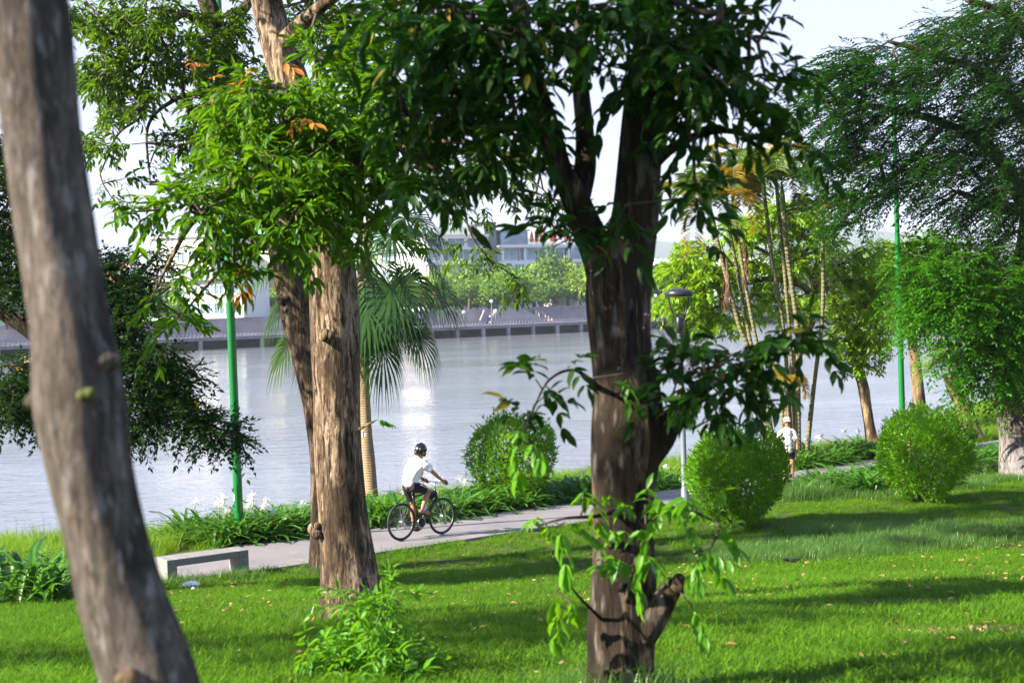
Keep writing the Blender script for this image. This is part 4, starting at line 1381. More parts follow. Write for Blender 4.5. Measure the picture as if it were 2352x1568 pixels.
# ---- small lime leaved tree on the bank
sm = [(2003, 1015, 43, 34), (2000, 1000, 43, 26), (1993, 950, 43, 24), (1983, 890, 43, 25), (1970, 845, 43, 24), (1956, 800, 43, 19), (1950, 740, 43, 13), (1958, 680, 43, 8)]
tree('lime_tree', 'small crooked tree with lime green leaves on the river bank', gbase(2003, 43), [sm, [(1970, 845, 43, 12), (2000, 780, 43, 9), (2020, 720, 43, 5)], [(1956, 800, 43, 12), (1925, 720, 42.7, 8), (1905, 650, 42.6, 5)]],
     [(1950, 690, 80, 60, 42.8, 1.3, 74), (1985, 770, 56, 36, 42.8, .9, 36), (1930, 620, 50, 44, 42.8, 1, 30), (2010, 660, 50, 50, 43, 1, 34), (1970, 830, 36, 26, 42.8, .5, 14), (1920, 780, 30, 40, 42.6, .5, 12), (2000, 590, 46, 30, 43, .8, 14), (2030, 800, 16, 20, 42.8, .3, 4)],
     'bark_tan', 'leaf_lime', seed=61, seg=20, per=4, mid=1, tmpl=1, spray=dict(pairs=4, L=.3, leaf=.2, width=.075, droop=.5), r0=.008)
# ---- broad lime leaved tree behind the areca palms
bt = [(1812, 1050, 48, 30), (1814, 940, 48, 26), (1830, 820, 48, 24), (1868, 720, 48, 24), (1874, 650, 48, 24), (1850, 615, 48, 20), (1825, 590, 48, 12)]
tree('spreading_tree', 'bright yellow green spreading tree behind the areca palms', gbase(1812, 48),
     [bt, [(1872, 690, 48, 18), (1840, 655, 47.6, 15), (1760, 640, 47.4, 12), (1680, 660, 47.2, 9), (1600, 660, 47, 6)], [(1872, 650, 48, 20), (1880, 590, 48, 15), (1850, 545, 48, 11), (1800, 520, 48, 8)], [(1840, 655, 47.6, 12), (1760, 580, 47.4, 9), (1690, 560, 47.2, 6)]],
     [(1600, 600, 60, 50, 47, 1.3, 52), (1570, 670, 60, 36, 47, 1.1, 36), (1640, 650, 70, 50, 47, 1.3, 56), (1720, 530, 70, 36, 47.4, 1.2, 44), (1800, 500, 70, 36, 47.6, 1.2, 46), (1800, 600, 60, 44, 47.6, 1, 30), (1660, 725, 90, 30, 47, 1, 34), (1870, 550, 60, 44, 47.8, 1.2, 40), (1760, 680, 60, 40, 47.4, 1, 30),
      (1540, 700, 40, 24, 47, .8, 14), (1530, 610, 20, 24, 47, .5, 6), (1860, 490, 40, 24, 47.8, .8, 14), (1700, 600, 50, 30, 47.3, 1, 18), (1830, 700, 50, 30, 47.6, .8, 18), (1900, 620, 40, 40, 48, .8, 16), (1600, 745, 50, 16, 47, .6, 10)],
     'bark_tan', 'leaf_lime', seed=67, seg=20, per=4, mid=1, tmpl=1, spray=dict(pairs=4, L=.36, leaf=.24, width=.08, droop=.55), r0=.010)

# ---- bright shrub at the foot of the sunlit tree
def shoot_shrub():
    g = np.random.default_rng(71)
    d = 8.5
    x, y = on_ground(835, d)
    root = empty('sprouting_shrub', (x, y, float(gz(x, y))), 'bright green leafy shrub sprouting at the foot of the sunlit tree', 'shrub')
    stems, tips = MB(), []
    for k in range(62):
        tx, ty = g.normal(835, 66), g.triangular(1415, 1555, 1610)
        if k < 8:
            tx, ty = g.choice([770, 810, 850, 880, 925]) + g.normal(0, 20), g.uniform(1350, 1410)
        t = W(tx, ty, d + g.normal(-.1, .3))
        b0 = np.array([x + g.normal(0, .2), y + g.normal(0, .16), float(gz(x, y))])
        mid = (b0 + t) / 2 + g.normal(0, .05, 3)
        Q = smooth_line([b0, mid, t], 5)
        stems.tube(Q - root_loc(root), np.linspace(.008, .003, len(Q)), 5, False)
        for u in (.5, .65, .8, .9, 1.0):
            q = Q[int(u * (len(Q) - 1))]
            tips.append((q, unit(t - mid)))
    stems.build('stems', M['petiole'], root, True)
    P = np.repeat(np.array([q for q, _ in tips]), 2, 0)
    D = np.repeat(np.array([q for _, q in tips]), 2, 0) * .5 + g.normal(0, .6, (len(P), 3))
    A = sprays(P, D, g, pairs=3, L=.17, leaf=.105, width=.027, droop=.35, spread=.8, jit=.3)
    foliage(root, A, M['leaf_sprout'], 4, 220)


shoot_shrub()


# ---- clipped round bushes
def clipped_bush(label, px, py_base, d, wpx, hpx, seed, top=.0):
    g = np.random.default_rng(seed)
    x, y = on_ground(px, d)
    z0 = float(gz(x, y))
    root = empty('clipped_bush', (x, y, z0), label, 'bush', 'clipped round bushes beside the path')
    rx, h = wpx * d / F / 2, hpx * d / F
    st = MB()
    for k in range(16):
        a = g.uniform(0, 7)
        e = np.array([math.cos(a) * rx * g.uniform(.3, .8), math.sin(a) * rx * g.uniform(.3, .8), h * g.uniform(.5, .85)])
        b0 = np.array([g.normal(0, .08), g.normal(0, .08), 0])
        st.tube(smooth_line([b0, b0 * .5 + e * .5 + g.normal(0, .06, 3), e], 4), np.linspace(.022, .006, 9), 5, False)
    st.build('stems', M['twig'], root, True)
    n = 12500
    a = g.uniform(0, 2 * math.pi, n)
    cz = g.uniform(-.92, 1, n)
    lump = 1 + .11 * np.sin(3 * a + 2 * cz + seed) + .05 * np.sin(5 * a - 4 * cz) + .04 * np.sin(9 * a + 7 * cz)
    rr_ = np.where(g.random(n) < .72, g.normal(.97, .045, n), g.uniform(.55, .95, n)) * lump
    # flattened top, drawn-in foot
    q = np.sqrt(np.maximum(0, 1 - np.abs(cz) ** 3.4))
    foot = np.where(cz < 0, 1 - .38 * np.abs(cz) ** 1.3, 1)
    X = np.cos(a) * q * rr_ * rx * foot
    Y = np.sin(a) * q * rr_ * rx * foot
    Z = h * (.52 + .48 * cz * rr_)
    P = np.stack([X, Y, np.maximum(Z, .04)], 1)
    nrm = unit(np.stack([X / rx, Y / rx, (Z - h / 2) / h * 2], 1))
    D = unit(nrm * .8 + np.array([0, 0, .55]) + g.normal(0, .55, (n, 3)))
    A = [P + root_loc(root), D, unit(nrm + g.normal(0, .5, (n, 3))), g.uniform(.055, .115, n), g.uniform(.026, .046, n)]
    foliage(root, A, M['leaf_round'], 1, 60)
    # longer untrimmed shoots
    k = g.choice(np.flatnonzero((rr_ > .93) & (cz > -.3)), 70)
    S = sprays(P[k] + root_loc(root), nrm[k] + np.array([0, 0, .6]), g, pairs=3, L=.16, leaf=.09, width=.03, droop=0, spread=.6)
    foliage(root, S, M['leaf_round'], 1, 0, 'shoots')


clipped_bush('round clipped bush on the river side just behind the lilies', 1182, 1140, 32.0, 186, 205, 81)
clipped_bush('round clipped bush on the lawn by the slim park lamp', 1697, 1205, 26.2, 212, 222, 82)
clipped_bush('large round clipped bush on the lawn below the right green lamp post', 2128, 1145, 29.6, 206, 212, 83)


# ---- fan palm behind the sunlit tree
def fan_palm():
    g = np.random.default_rng(91)
    d = 30.5
    x, y = on_ground(852, d)
    z0 = float(gz(x, y))
    root = empty('fan_palm', (x, y, z0), 'fan palm with drooping fronds and a blue tag on its trunk by the river', 'palm tree')
    o0 = root_loc(root)
    tr = [(855, 1165, d, 34), (852, 1120, d, 30), (846, 1050, d, 29), (840, 980, d, 27), (834, 860, d, 27), (832, 740, d, 28), (836, 640, d, 30), (842, 560, d, 26), (848, 500, d, 16)]
    P, r = limb_pts(tr)
    P = np.vstack([[P[0][0], P[0][1], z0 - .3], P])
    r = np.concatenate([[r[0] * 1.1], r])
    MB().tube(P - o0, r, 22, True, .05, 7).build('trunk', M['palm_trunk'], root, True)
    c0 = W(842, 585, d)
    # (tip px, tip py, depth offset, dry) of the hub of each blade
    hubs = [(842, 705, -.9, 0), (935, 640, -.5, 0), (900, 660, -.9, 0), (960, 700, -.1, 0), (985, 600, .1, 0), (930, 740, .4, 0), (1000, 660, .5, 0), (895, 760, .6, 0), (700, 690, -.2, 0), (650, 700, .3, 0), (660, 790, .2, 0), (730, 640, -.6, 0), (620, 620, .2, 0), (690, 560, .4, 0),
            (930, 500, .3, 0), (960, 540, -.4, 0), (860, 430, .3, 0), (770, 450, .5, 0), (900, 540, -.8, 0), (880, 800, .1, 0), (720, 780, .6, 0), (960, 770, .0, 0), (800, 720, .9, 0), (760, 560, -.7, 0), (1000, 540, .3, 0), (820, 760, 1.0, 1), (870, 720, .9, 1)]
    for hx, hy, dd, dry in hubs:
        hub = W(hx, hy, d + dd)
        ax = unit(hub - c0)
        st = c0 + ax * .12
        mid = (st + hub) / 2 + np.array([0, 0, .12])
        Q = smooth_line([st, mid, hub], 6)
        fr = MB().tube(Q - o0, np.linspace(.022, .012, len(Q)), 6, False).build('petiole', M['petiole'] if not dry else M['frond_dry'], root, True)
        # blade: a pleated fan of narrow strips that hang at their tips
        out = unit(Q[-1] - Q[-3])
        # the blade plane tips downwards as the leaf ages
        down = np.array([0, 0, -1.0])
        axd = unit(out * .75 + down * .65)
        side = unit(np.cross(axd, np.array([0, 0, 1.0]) + g.normal(0, .1, 3)))
        nrm = np.cross(side, axd)
        nseg = 44
        V, Fq = [], []
        R0 = g.uniform(1.05, 1.28)
        for k in range(nseg):
            ph = math.radians(-150 + 300 * k / (nseg - 1)) + g.normal(0, .015)
            dir_ = axd * math.cos(ph) + side * math.sin(ph) + nrm * .12 * math.cos(ph * .5)
            tang = -axd * math.sin(ph) + side * math.cos(ph)
            Lk = R0 * (1 - .22 * abs(ph) / 2.6) * g.uniform(.92, 1.06)
            w0 = .055
            pl = nrm * (.018 if k % 2 else -.018)
            stn = ((0.02, .15), (.3, .62), (.58, .95), (.74, .5), (.88, .28), (1.0, .03))
            b0 = len(V)
            for u, wv in stn:
                hang = max(0, u - .45) ** 1.6 * .95
                p = hub + dir_ * (Lk * (u - .35 * max(0, u - .55))) + down * hang * Lk + pl * min(1, u * 3) * (1 if u < .7 else .3)
                V += [p - tang * w0 * wv * .62, p + tang * w0 * wv * .62]
            for q in range(len(stn) - 1):
                Fq.append((b0 + q * 2, b0 + q * 2 + 1, b0 + q * 2 + 3, b0 + q * 2 + 2))
        link('frond', np_mesh('frond', np.array(V) - o0, [Fq], M['frond_dry'] if dry else M['frond_fan']), fr)
    # blue enamel tag
    tp = W(845, 997, d) + np.array([.0, -.135, 0])
    a = np.linspace(-.95, .95, 9)
    rr_ = .125
    c = W(840, 997, d)
    V = []
    for zz in (-.065, .065):
        for t in a:
            V.append(c + np.array([rr_ * math.sin(t + .2), -rr_ * math.cos(t + .2), zz]) - o0)
    Fq = [(k, k + 1, k + 10, k + 9) for k in range(8)]
    tg = link('tag', np_mesh('tag', V, [Fq], M['blue_enamel']), root)
    mk = MB()
    for k in range(3):
        t = -.25 + k * .22
        mk.box(c + np.array([(rr_ + .003) * math.sin(t + .2), -(rr_ + .003) * math.cos(t + .2), .022]) - o0, (.016, .004, .03), t + .2)
    for k in range(4):
        t = -.3 + k * .2
        mk.box(c + np.array([(rr_ + .003) * math.sin(t + .2), -(rr_ + .003) * math.cos(t + .2), -.025]) - o0, (.014, .004, .028), t + .2)
    mk.box(c + np.array([(rr_ + .003) * math.sin(-.72 + .2), -(rr_ + .003) * math.cos(-.72 + .2), 0]) - o0, (.012, .004, .11), -.52)
    mk.build('lettering', M['white_paint'], tg)


fan_palm()


# ---- areca palms
def areca(label, stem, crown, nf, seed, size=1.0, orange=.3, dry=0, tip=None):
    g = np.random.default_rng(seed)
    b0 = W(*stem[0][:3])
    root = empty('areca_palm', (b0[0], b0[1], float(gz(b0[0], b0[1]))), label, 'palm tree', 'areca palms in one clump on the bank')
    o0 = root_loc(root)
    pts = np.array([W(*s[:3]) for s in stem])
    pts[0][2] = min(pts[0][2], o0[2])
    r = np.array([s[3] * s[2] / F / 2 * .7 for s in stem])
    Q = smooth_line(np.column_stack([pts, r]), 7)
    MB().tube(Q[:, :3] - o0, Q[:, 3], 12, True).build('trunk', M['areca_stem'], root, True)
    top = Q[-1, :3]
    cs = W(*crown)
    MB().tube([top - o0, (top + cs) / 2 - o0, cs - o0], [Q[-1, 3] * 1.25, Q[-1, 3] * 1.15, .02], 10).build('crownshaft', M['petiole'], root, True)
    for k in range(nf):
        a = 2 * math.pi * (k + g.uniform(-.3, .3)) / nf
        el = g.uniform(.35, 1.25)
        Lf = g.uniform(1.5, 2.1) * size
        dirh = np.array([math.cos(a), math.sin(a), 0])
        n = 15
        u = np.linspace(0, 1, n)
        droop = g.uniform(.5, 1.2) * (1.5 if k % 3 == 0 else 1)
        C = cs + dirh[None] * (Lf * np.sin(np.clip(u, 0, 1) * 1.45)[:, None] * math.cos(el * .6) * .8) + np.array([0, 0, 1.0]) * (Lf * (u * math.sin(el) - droop * u ** 2 * .75))[:, None]
        isdry = k < dry
        matf = M['frond_dry'] if isdry else (M['frond_orange'] if g.random() < orange else M['frond_green'])
        if isdry:
            C = top + np.array([0, 0, 1.0]) * (-.2 - 1.5 * u[:, None] * size) + dirh[None] * (.16 + .12 * np.sin(u * 3))[:, None]
        rc = MB().tube(C - o0, np.linspace(.016, .004, n), 5, False).build('rachis', M['petiole'] if not isdry else M['frond_dry'], root, True)
        T = unit(np.gradient(C, axis=0))
        Pp, Dd, Nn, Ll, Ww = [], [], [], [], []
        for q in np.linspace(.14, .99, 38):
            i = min(n - 2, int(q * (n - 1)))
            f = q * (n - 1) - i
            p = C[i] * (1 - f) + C[i + 1] * f
            t = T[i]
            s = unit(np.cross(t, np.array([0, 0, 1.0])))
            for sg in (-1, 1):
                Pp.append(p)
                Dd.append(unit(t * .55 + s * sg * .8 + np.array([0, 0, .15 if not isdry else -.8]) + g.normal(0, .08, 3)))
                Nn.append(unit(np.cross(t, s) * -1 + np.array([0, 0, .8]) + g.normal(0, .15, 3)))
                Ll.append(.52 * size * (1 - .5 * abs(q - .45)) * g.uniform(.85, 1.1))
                Ww.append(.036)
        V, Fc = leaves_mesh(np.array(Pp), np.array(Dd), np.array(Nn), np.array(Ll), np.array(Ww), 2)
        link('frond', np_mesh('frond', V - o0, [Fc], matf), rc)


DA = 41.0
areca('leftmost leaning areca palm with orange hanging fronds', [(1776, 1010, DA, 20), (1738, 934, DA, 17), (1718, 800, DA, 16), (1698, 748, DA, 15), (1670, 642, DA, 14), (1644, 540, DA, 14)], (1630, 470, DA), 10, 101, 1.15, .55, 1)
areca('slim areca palm standing second from the left in its clump', [(1778, 1008, DA + .5, 16), (1740, 860, DA + .5, 13), (1714, 735, DA + .5, 12), (1690, 603, DA + .5, 12), (1676, 530, DA + .5, 11)], (1668, 440, DA + .5), 8, 102, 1.05, .5, 0)
areca('slim areca palm with brown hanging dead fronds in mid clump', [(1782, 1012, DA - .4, 16), (1750, 850, DA - .4, 13), (1724, 717, DA - .4, 12), (1703, 597, DA - .4, 12), (1688, 500, DA - .4, 11)], (1680, 420, DA - .4), 8, 103, 1.05, .4, 1)
areca('tall straight areca palm with its crown above the clump', [(1818, 1010, DA, 18), (1806, 830, DA, 14), (1793, 709, DA, 13), (1774, 603, DA, 13), (1762, 500, DA, 12), (1756, 450, DA, 12)], (1750, 380, DA), 9, 104, 1.1, .35, 0)
areca('thin areca palm close beside the tallest stem', [(1826, 1012, DA + .6, 16), (1818, 830, DA + .6, 12), (1809, 706, DA + .6, 12), (1799, 590, DA + .6, 12), (1788, 480, DA + .6, 11)], (1782, 400, DA + .6), 8, 105, 1.0, .4, 0)
areca('tallest areca palm with thick stem and orange tinged crown', [(1832, 1008, DA - .3, 20), (1833, 900, DA - .3, 17), (1832, 760, DA - .3, 16), (1811, 603, DA - .3, 15), (1799, 483, DA - .3, 15)], (1795, 415, DA - .3), 10, 106, 1.1, .55, 0)
areca('rightmost areca palm with a yellow ringed stem standing apart', [(1848, 1000, DA, 18), (1870, 880, DA, 15), (1886, 760, DA, 14), (1891, 656, DA, 13), (1889, 540, DA, 13)], (1888, 490, DA), 8, 107, .95, .3, 0)
areca('short young areca palm with yellow fronds below the clump', [(1800, 1005, DA - .5, 14), (1798, 960, DA - .5, 12), (1796, 920, DA - .5, 11)], (1795, 880, DA - .5), 7, 108, .62, .25, 0)

# ------------------------------------------------------------------ grass and border plants
def blades(g, n, size, hmin, hmax, wid, lean=.35, bendy=.35, seg=2, droop=0.0):
    """a patch of n curved grass blades on a square of the given size"""
    x, y = g.uniform(-size / 2, size / 2, (2, n))
    a = g.uniform(0, 2 * math.pi, n)
    h = g.uniform(hmin, hmax, n)
    ln = g.normal(0, lean, n)
    d = np.stack([np.cos(a), np.sin(a), 0 * a], 1)
    s = np.stack([-np.sin(a), np.cos(a), 0 * a], 1)
    V = []
    for k in range(seg + 1):
        u = k / seg
        c = np.stack([x, y, 0 * x], 1) + d * (h * (ln * u + bendy * u * u))[:, None] + np.array([0, 0, 1.0]) * (h * (u - (.25 * bendy + droop) * u * u * u))[:, None]
        w = wid * (1 - u) ** .7 * (1 if k else .8)
        if k < seg:
            V += [c - s * w / 2, c + s * w / 2]
        else:
            V.append(c)
    V = np.stack(V, 1)
    m = V.shape[1]
    Fq = []
    for k in range(seg - 1):
        Fq.append((2 * k, 2 * k + 1, 2 * k + 3, 2 * k + 2))
    off = (np.arange(n) * m)[:, None, None]
    out = []
    if Fq:
        out.append((np.array(Fq)[None] + off).reshape(-1, 4))
    out.append((np.array([[2 * seg - 2, 2 * seg - 1, 2 * seg]])[None] + off).reshape(-1, 3))
    return V.reshape(-1, 3), out


def scatter(name, P, scale, mats, label=None, cat=None, rot=True, tilt=None):
    """one object: points that carry random patches from a set of meshes"""
    me = bpy.data.meshes.new(name)
    me.vertices.add(len(P))
    me.vertices.foreach_set('co', np.asarray(P, np.float32).ravel())
    at = me.attributes.new('size', 'FLOAT', 'POINT')
    at.data.foreach_set('value', np.asarray(scale, np.float32))
    o = link(name, me)
    col = bpy.data.collections.new(name + '_patches')
    for k, pm in enumerate(mats):
        col.objects.link(bpy.data.objects.new(name + '_patch', pm))
    ng = bpy.data.node_groups.new(name, 'GeometryNodeTree')
    ng.interface.new_socket('Geometry', in_out='INPUT', socket_type='NodeSocketGeometry')
    ng.interface.new_socket('Geometry', in_out='OUTPUT', socket_type='NodeSocketGeometry')
    N, Lk = ng.nodes, ng.links
    gi, go = N.new('NodeGroupInput'), N.new('NodeGroupOutput')
    ci = N.new('GeometryNodeCollectionInfo')
    ci.inputs['Collection'].default_value = col
    ci.inputs['Separate Children'].default_value = True
    ci.inputs['Reset Children'].default_value = True
    ip = N.new('GeometryNodeInstanceOnPoints')
    ip.inputs['Pick Instance'].default_value = True
    rv = N.new('FunctionNodeRandomValue')
    rv.data_type = 'FLOAT_VECTOR'
    rv.inputs[0].default_value = (-.06, -.06, 0)
    rv.inputs[1].default_value = (.06, .06, 6.283)
    na = N.new('GeometryNodeInputNamedAttribute')
    na.data_type = 'FLOAT'
    na.inputs['Name'].default_value = 'size'
    Lk.new(gi.outputs[0], ip.inputs['Points'])
    Lk.new(ci.outputs[0], ip.inputs['Instance'])
    Lk.new(rv.outputs[0], ip.inputs['Rotation'])
    Lk.new(na.outputs['Attribute'], ip.inputs['Scale'])
    Lk.new(ip.outputs[0], go.inputs[0])
    md = o.modifiers.new('patches', 'NODES')
    md.node_group = ng
    return tag(o, label, cat, None, 'stuff')


def field(y0, y1, step, g, pad=1.2):
    out = []
    for y in np.arange(y0, y1, step):
        hw = .36 * y + pad
        x = np.arange(-hw, hw, step)
        out.append(np.stack([x + g.uniform(-.5, .5, len(x)) * step, y + g.uniform(-.5, .5, len(x)) * step], 1))
    return np.vstack(out)


BARE = np.array([on_ground(2305, 10.2), on_ground(2090, 13.2)])


def grasses():
    g = np.random.default_rng(201)
    lawn = [np_mesh('lawn_patch', *blades(g, 150, .34, .03, .10, .0085, 1.0, .8, 2), M['grass']) for _ in range(4)]
    Q = np.vstack([field(4.6, 14, .19, g), field(14, 22, .24, g), field(22, 62, .33, g, 2)])
    pd = path_dist(Q[:, 0], Q[:, 1])
    k = (pd < -1.55)
    for c, r in zip(BARE, (.7, .4)):
        dd = np.hypot((Q[:, 0] - c[0]) / 1.5, Q[:, 1] - c[1])
        k &= (dd > r) | (g.random(len(Q)) < .12)
    Q = Q[k]
    z = gz(Q[:, 0], Q[:, 1]) - .004
    s = g.uniform(.75, 1.25, len(Q)) * np.where(pd[k] > -1.9, 1.5, 1)
    scatter('lawn', np.column_stack([Q, z]), s, lawn, 'short sunlit lawn grass sloping down to the path', 'grass')
    # longer tufts on the shaded right part of the lawn
    lng = [np_mesh('tuft', *blades(g, 90, .4, .12, .26, .007, .5, .7, 3), M['grass_long']) for _ in range(3)]
    T = []
    for px, d, sx, sy, n in ((1820, 22.4, 1.5, .75, 120), (2060, 23.2, 1.3, .7, 90), (1950, 25.0, 1.5, .5, 50), (2250, 24.5, 1.0, .6, 40), (1690, 22.0, .5, .4, 22), (1930, 31.5, 1.5, .6, 120), (1880, 33, .8, .5, 60), (2290, 34.5, 1.4, .6, 90), (2200, 33, .8, .6, 40), (380, 21.2, .5, .12, 10), (530, 21.8, .3, .12, 10),
                               (740, 22.0, .3, .12, 10), (820, 13.2, .35, .25, 12), (1424, 7.2, .3, .3, 12)):
        x, y = on_ground(px, d)
        T.append(np.stack([g.normal(x, sx * .6, n), g.normal(y, sy * .6, n)], 1))
    P_ = smooth_line(PATH, 30)
    Tn = unit(np.gradient(P_, axis=0))
    for p, t in zip(P_, Tn):
        if p[0] > 6.0 and p[0] < 22:
            for q in range(4):
                T.append((p + np.array([t[1], -t[0]]) * g.uniform(1.6, 3.0) + g.normal(0, .15, 2))[None])
    T = np.vstack(T)
    pdt = path_dist(T[:, 0], T[:, 1])
    T = T[pdt < -1.5]
    scatter('long_grass', np.column_stack([T, gz(T[:, 0], T[:, 1])]), g.uniform(.7, 1.2, len(T)) * np.where((T[:, 0] > 6) & (path_dist(T[:, 0], T[:, 1]) > -3.1), 1.8, 1), lng, 'longer bluish grass tufts at the lawn foot and around the bushes', 'grass')
    # tall grass along the river bank
    bank = [np_mesh('bank_tuft', *blades(g, 110, .5, .18, .50, .009, .35, .55, 3), M['grass_bank']) for _ in range(4)]
    xs = []
    for x in np.arange(-17, 34, .30):
        yb = bank_y(x)
        p = np.arange(yb - 16, yb + 2.4, .32)
        xs.append(np.stack([np.full(len(p), x) + g.uniform(-.2, .2, len(p)), p + g.uniform(-.2, .2, len(p))], 1))
    B = np.vstack(xs)
    pdb = path_dist(B[:, 0], B[:, 1])
    B = B[(pdb > 1.65) & (B[:, 1] > 15)]
    pdb = path_dist(B[:, 0], B[:, 1])
    s = g.uniform(.55, 1.15, len(B)) * np.where(pdb < 2.1, .5, 1)
    scatter('bank_grass', np.column_stack([B, gz(B[:, 0], B[:, 1]) - .01]), s, bank, 'tall yellow green grass along the river bank', 'grass')
    # thin seeding stalks over the bank grass
    stl = [np_mesh('stalk', *blades(g, 7, .5, .5, .85, .006, .12, .18, 3), M['frond_dry']) for _ in range(3)]
    k = g.choice(len(B), 420, False)
    scatter('grass_stalks', np.column_stack([B[k], gz(B[k][:, 0], B[k][:, 1])]), g.uniform(.7, 1.2, len(k)), stl, 'thin dry seed stalks standing in the bank grass', 'grass')


grasses()


# ---- spider lilies
def lily_meshes(g, flowers):
    n = g.integers(20, 28)
    V, Fq = [], []
    for k in range(n):
        a = g.uniform(0, 2 * math.pi)
        d = np.array([math.cos(a), math.sin(a), 0])
        s = np.array([-math.sin(a), math.cos(a), 0])
        Ln, w = g.uniform(.55, 1.0), g.uniform(.05, .085)
        el = g.uniform(.5, 1.4)
        b0 = len(V)
        o = np.array([g.normal(0, .10), g.normal(0, .10), 0])
        for u, wv in ((0, .6), (.3, 1), (.55, 1), (.8, .75), (1, .05)):
            p = o + d * Ln * (u * math.cos(el) + .28 * u * u) + np.array([0, 0, Ln * (u * math.sin(el) - (.62 - .25 * math.sin(el)) * u ** 2.6)])
            p[2] = max(p[2], .02)
            V += [p - s * w / 2 * wv + np.array([0, 0, .008]), p, p + s * w / 2 * wv + np.array([0, 0, .008])]
        for q in range(4):
            i = b0 + q * 3
            Fq += [(i, i + 1, i + 4, i + 3), (i + 1, i + 2, i + 5, i + 4)]
    leaf = np_mesh('lily_leaves', V, [Fq], M['leaf_lily'])
    if not flowers:
        return leaf, None, None
    st, fl = MB(), []
    for k in range(flowers):
        a = g.uniform(0, 7)
        t = np.array([math.cos(a) * .2, math.sin(a) * .2, g.uniform(.66, .85)])
        st.tube([(0, 0, 0), t * .5 + np.array([0, 0, .06]), t], [.009, .008, .006], 5, False)
        P, D, Nn = [], [], []
        for q in range(26):
            D.append(unit(g.normal(0, .8, 3) + np.array([0, 0, .35])))
            P.append(t)
            Nn.append(g.normal(0, 1, 3))
        fl.append((np.array(P), np.array(D), np.array(Nn), g.uniform(.07, .13, 26), np.full(26, .014)))
    A = [np.concatenate([f[i] for f in fl]) for i in range(5)]
    V, Fc = leaves_mesh(*A, 2)
    return leaf, st.mesh('lily_stalk', M['petiole']), np_mesh('lily_flowers', V, [Fc], M['petal'])


def lilies():
    g = np.random.default_rng(301)
    var = [lily_meshes(g, 0) for _ in range(4)]
    varf = [lily_meshes(g, 1) for k in range(3)]
    secs = []
    # along the river edge of the path: px range, depth rule through the path's far side
    P = smooth_line(PATH, 14)
    T = unit(np.gradient(P, axis=0))
    N = np.stack([-T[:, 1], T[:, 0]], 1)
    for k in range(len(P)):
        px, py, dd = project(np.array([[*(P[k] + N[k] * 1.9), prof(P[k][1])]]))
        px = px[0]
        if 470 < px < 735 or 835 < px < 1400 or 1500 < px < 1560 or 1800 < px < 2045:
            for off in (1.75, 2.15, 2.6, 3.0):
                if off > 2.5 and g.random() < .35:
                    continue
                secs.append((P[k] + N[k] * (off + g.uniform(-.12, .12)) + T[k] * g.uniform(-.15, .15), 'river', px))
    SEC = {'a': ('lily_border', 'dense strap leaved lily border around the foot of the left green lamp post'), 'b': ('lily_border', 'dense strap leaved lily border along the path beside the cyclist'),
           'c': ('lily_border', 'strap leaved lily border behind the standing man in the white cap'), 'd': ('lily_clump', 'dark strap leaved lily mass at the left edge behind the leaning trunk'),
           'e': ('leafy_border', 'grassy leaved border on the lawn side of the path behind the two lawn bushes')}
    pts = {k: [] for k in SEC}
    flw = []
    for p, where, px in secs:
        k = 'a' if px <= 735 else 'b' if px < 1420 else 'c'
        pts[k].append(p)
        if g.random() < .2:
            flw.append((p, k, px))
    for k in range(15):
        pts['d'].append(np.array(on_ground(g.uniform(-60, 165), g.uniform(18.4, 21.2))))
    for k in range(30):
        pts['e'].append(np.array(on_ground(g.uniform(1825, 2040), g.uniform(31.6, 34.0))))
    for k in range(0, len(P), 1):
        if 6.5 < P[k][0] < 19:
            for q in range(3):
                pts['e'].append(P[k] - N[k] * g.uniform(1.75, 2.7) + T[k] * g.uniform(-.3, .3))
    for k, (nm, lab) in SEC.items():
        A = np.array([(q[0], q[1], float(gz(q[0], q[1]))) for q in pts[k]])
        scatter(nm, A, g.uniform(.8, 1.15, len(A)) * (1.15 if k in 'd' else 1), [v[0] for v in var], lab, 'plants')
    # each flowering stalk stands on its own
    near = {'a': 'counted rightwards from the left green lamp post', 'b': 'counted rightwards along the border beside the cyclist', 'c': 'counted rightwards along the border near the standing man'}
    nth = ['first', 'second', 'third', 'fourth', 'fifth', 'sixth', 'seventh', 'eighth', 'ninth', 'tenth', 'eleventh', 'twelfth', 'thirteenth', 'fourteenth', 'fifteenth', 'sixteenth']
    cnt = {}
    for p, k, px in sorted(flw, key=lambda t: t[2]):
        n = cnt.get(k, 0)
        if n >= 14:
            continue
        cnt[k] = n + 1
        lf, st, fw = varf[g.integers(0, 3)]
        o = link('spider_lily', None, None, (p[0], p[1], float(gz(p[0], p[1]))))
        o.rotation_euler = (0, 0, g.uniform(0, 6.28))
        o.scale = (g.uniform(.85, 1.15),) * 3
        tag(o, '%s white spider lily flower %s' % (nth[n], near[k]), 'flower', 'white spider lilies beside the path')
        link('leaves', lf, o)
        link('stalk', st, o)
        link('flowers', fw, o)


lilies()


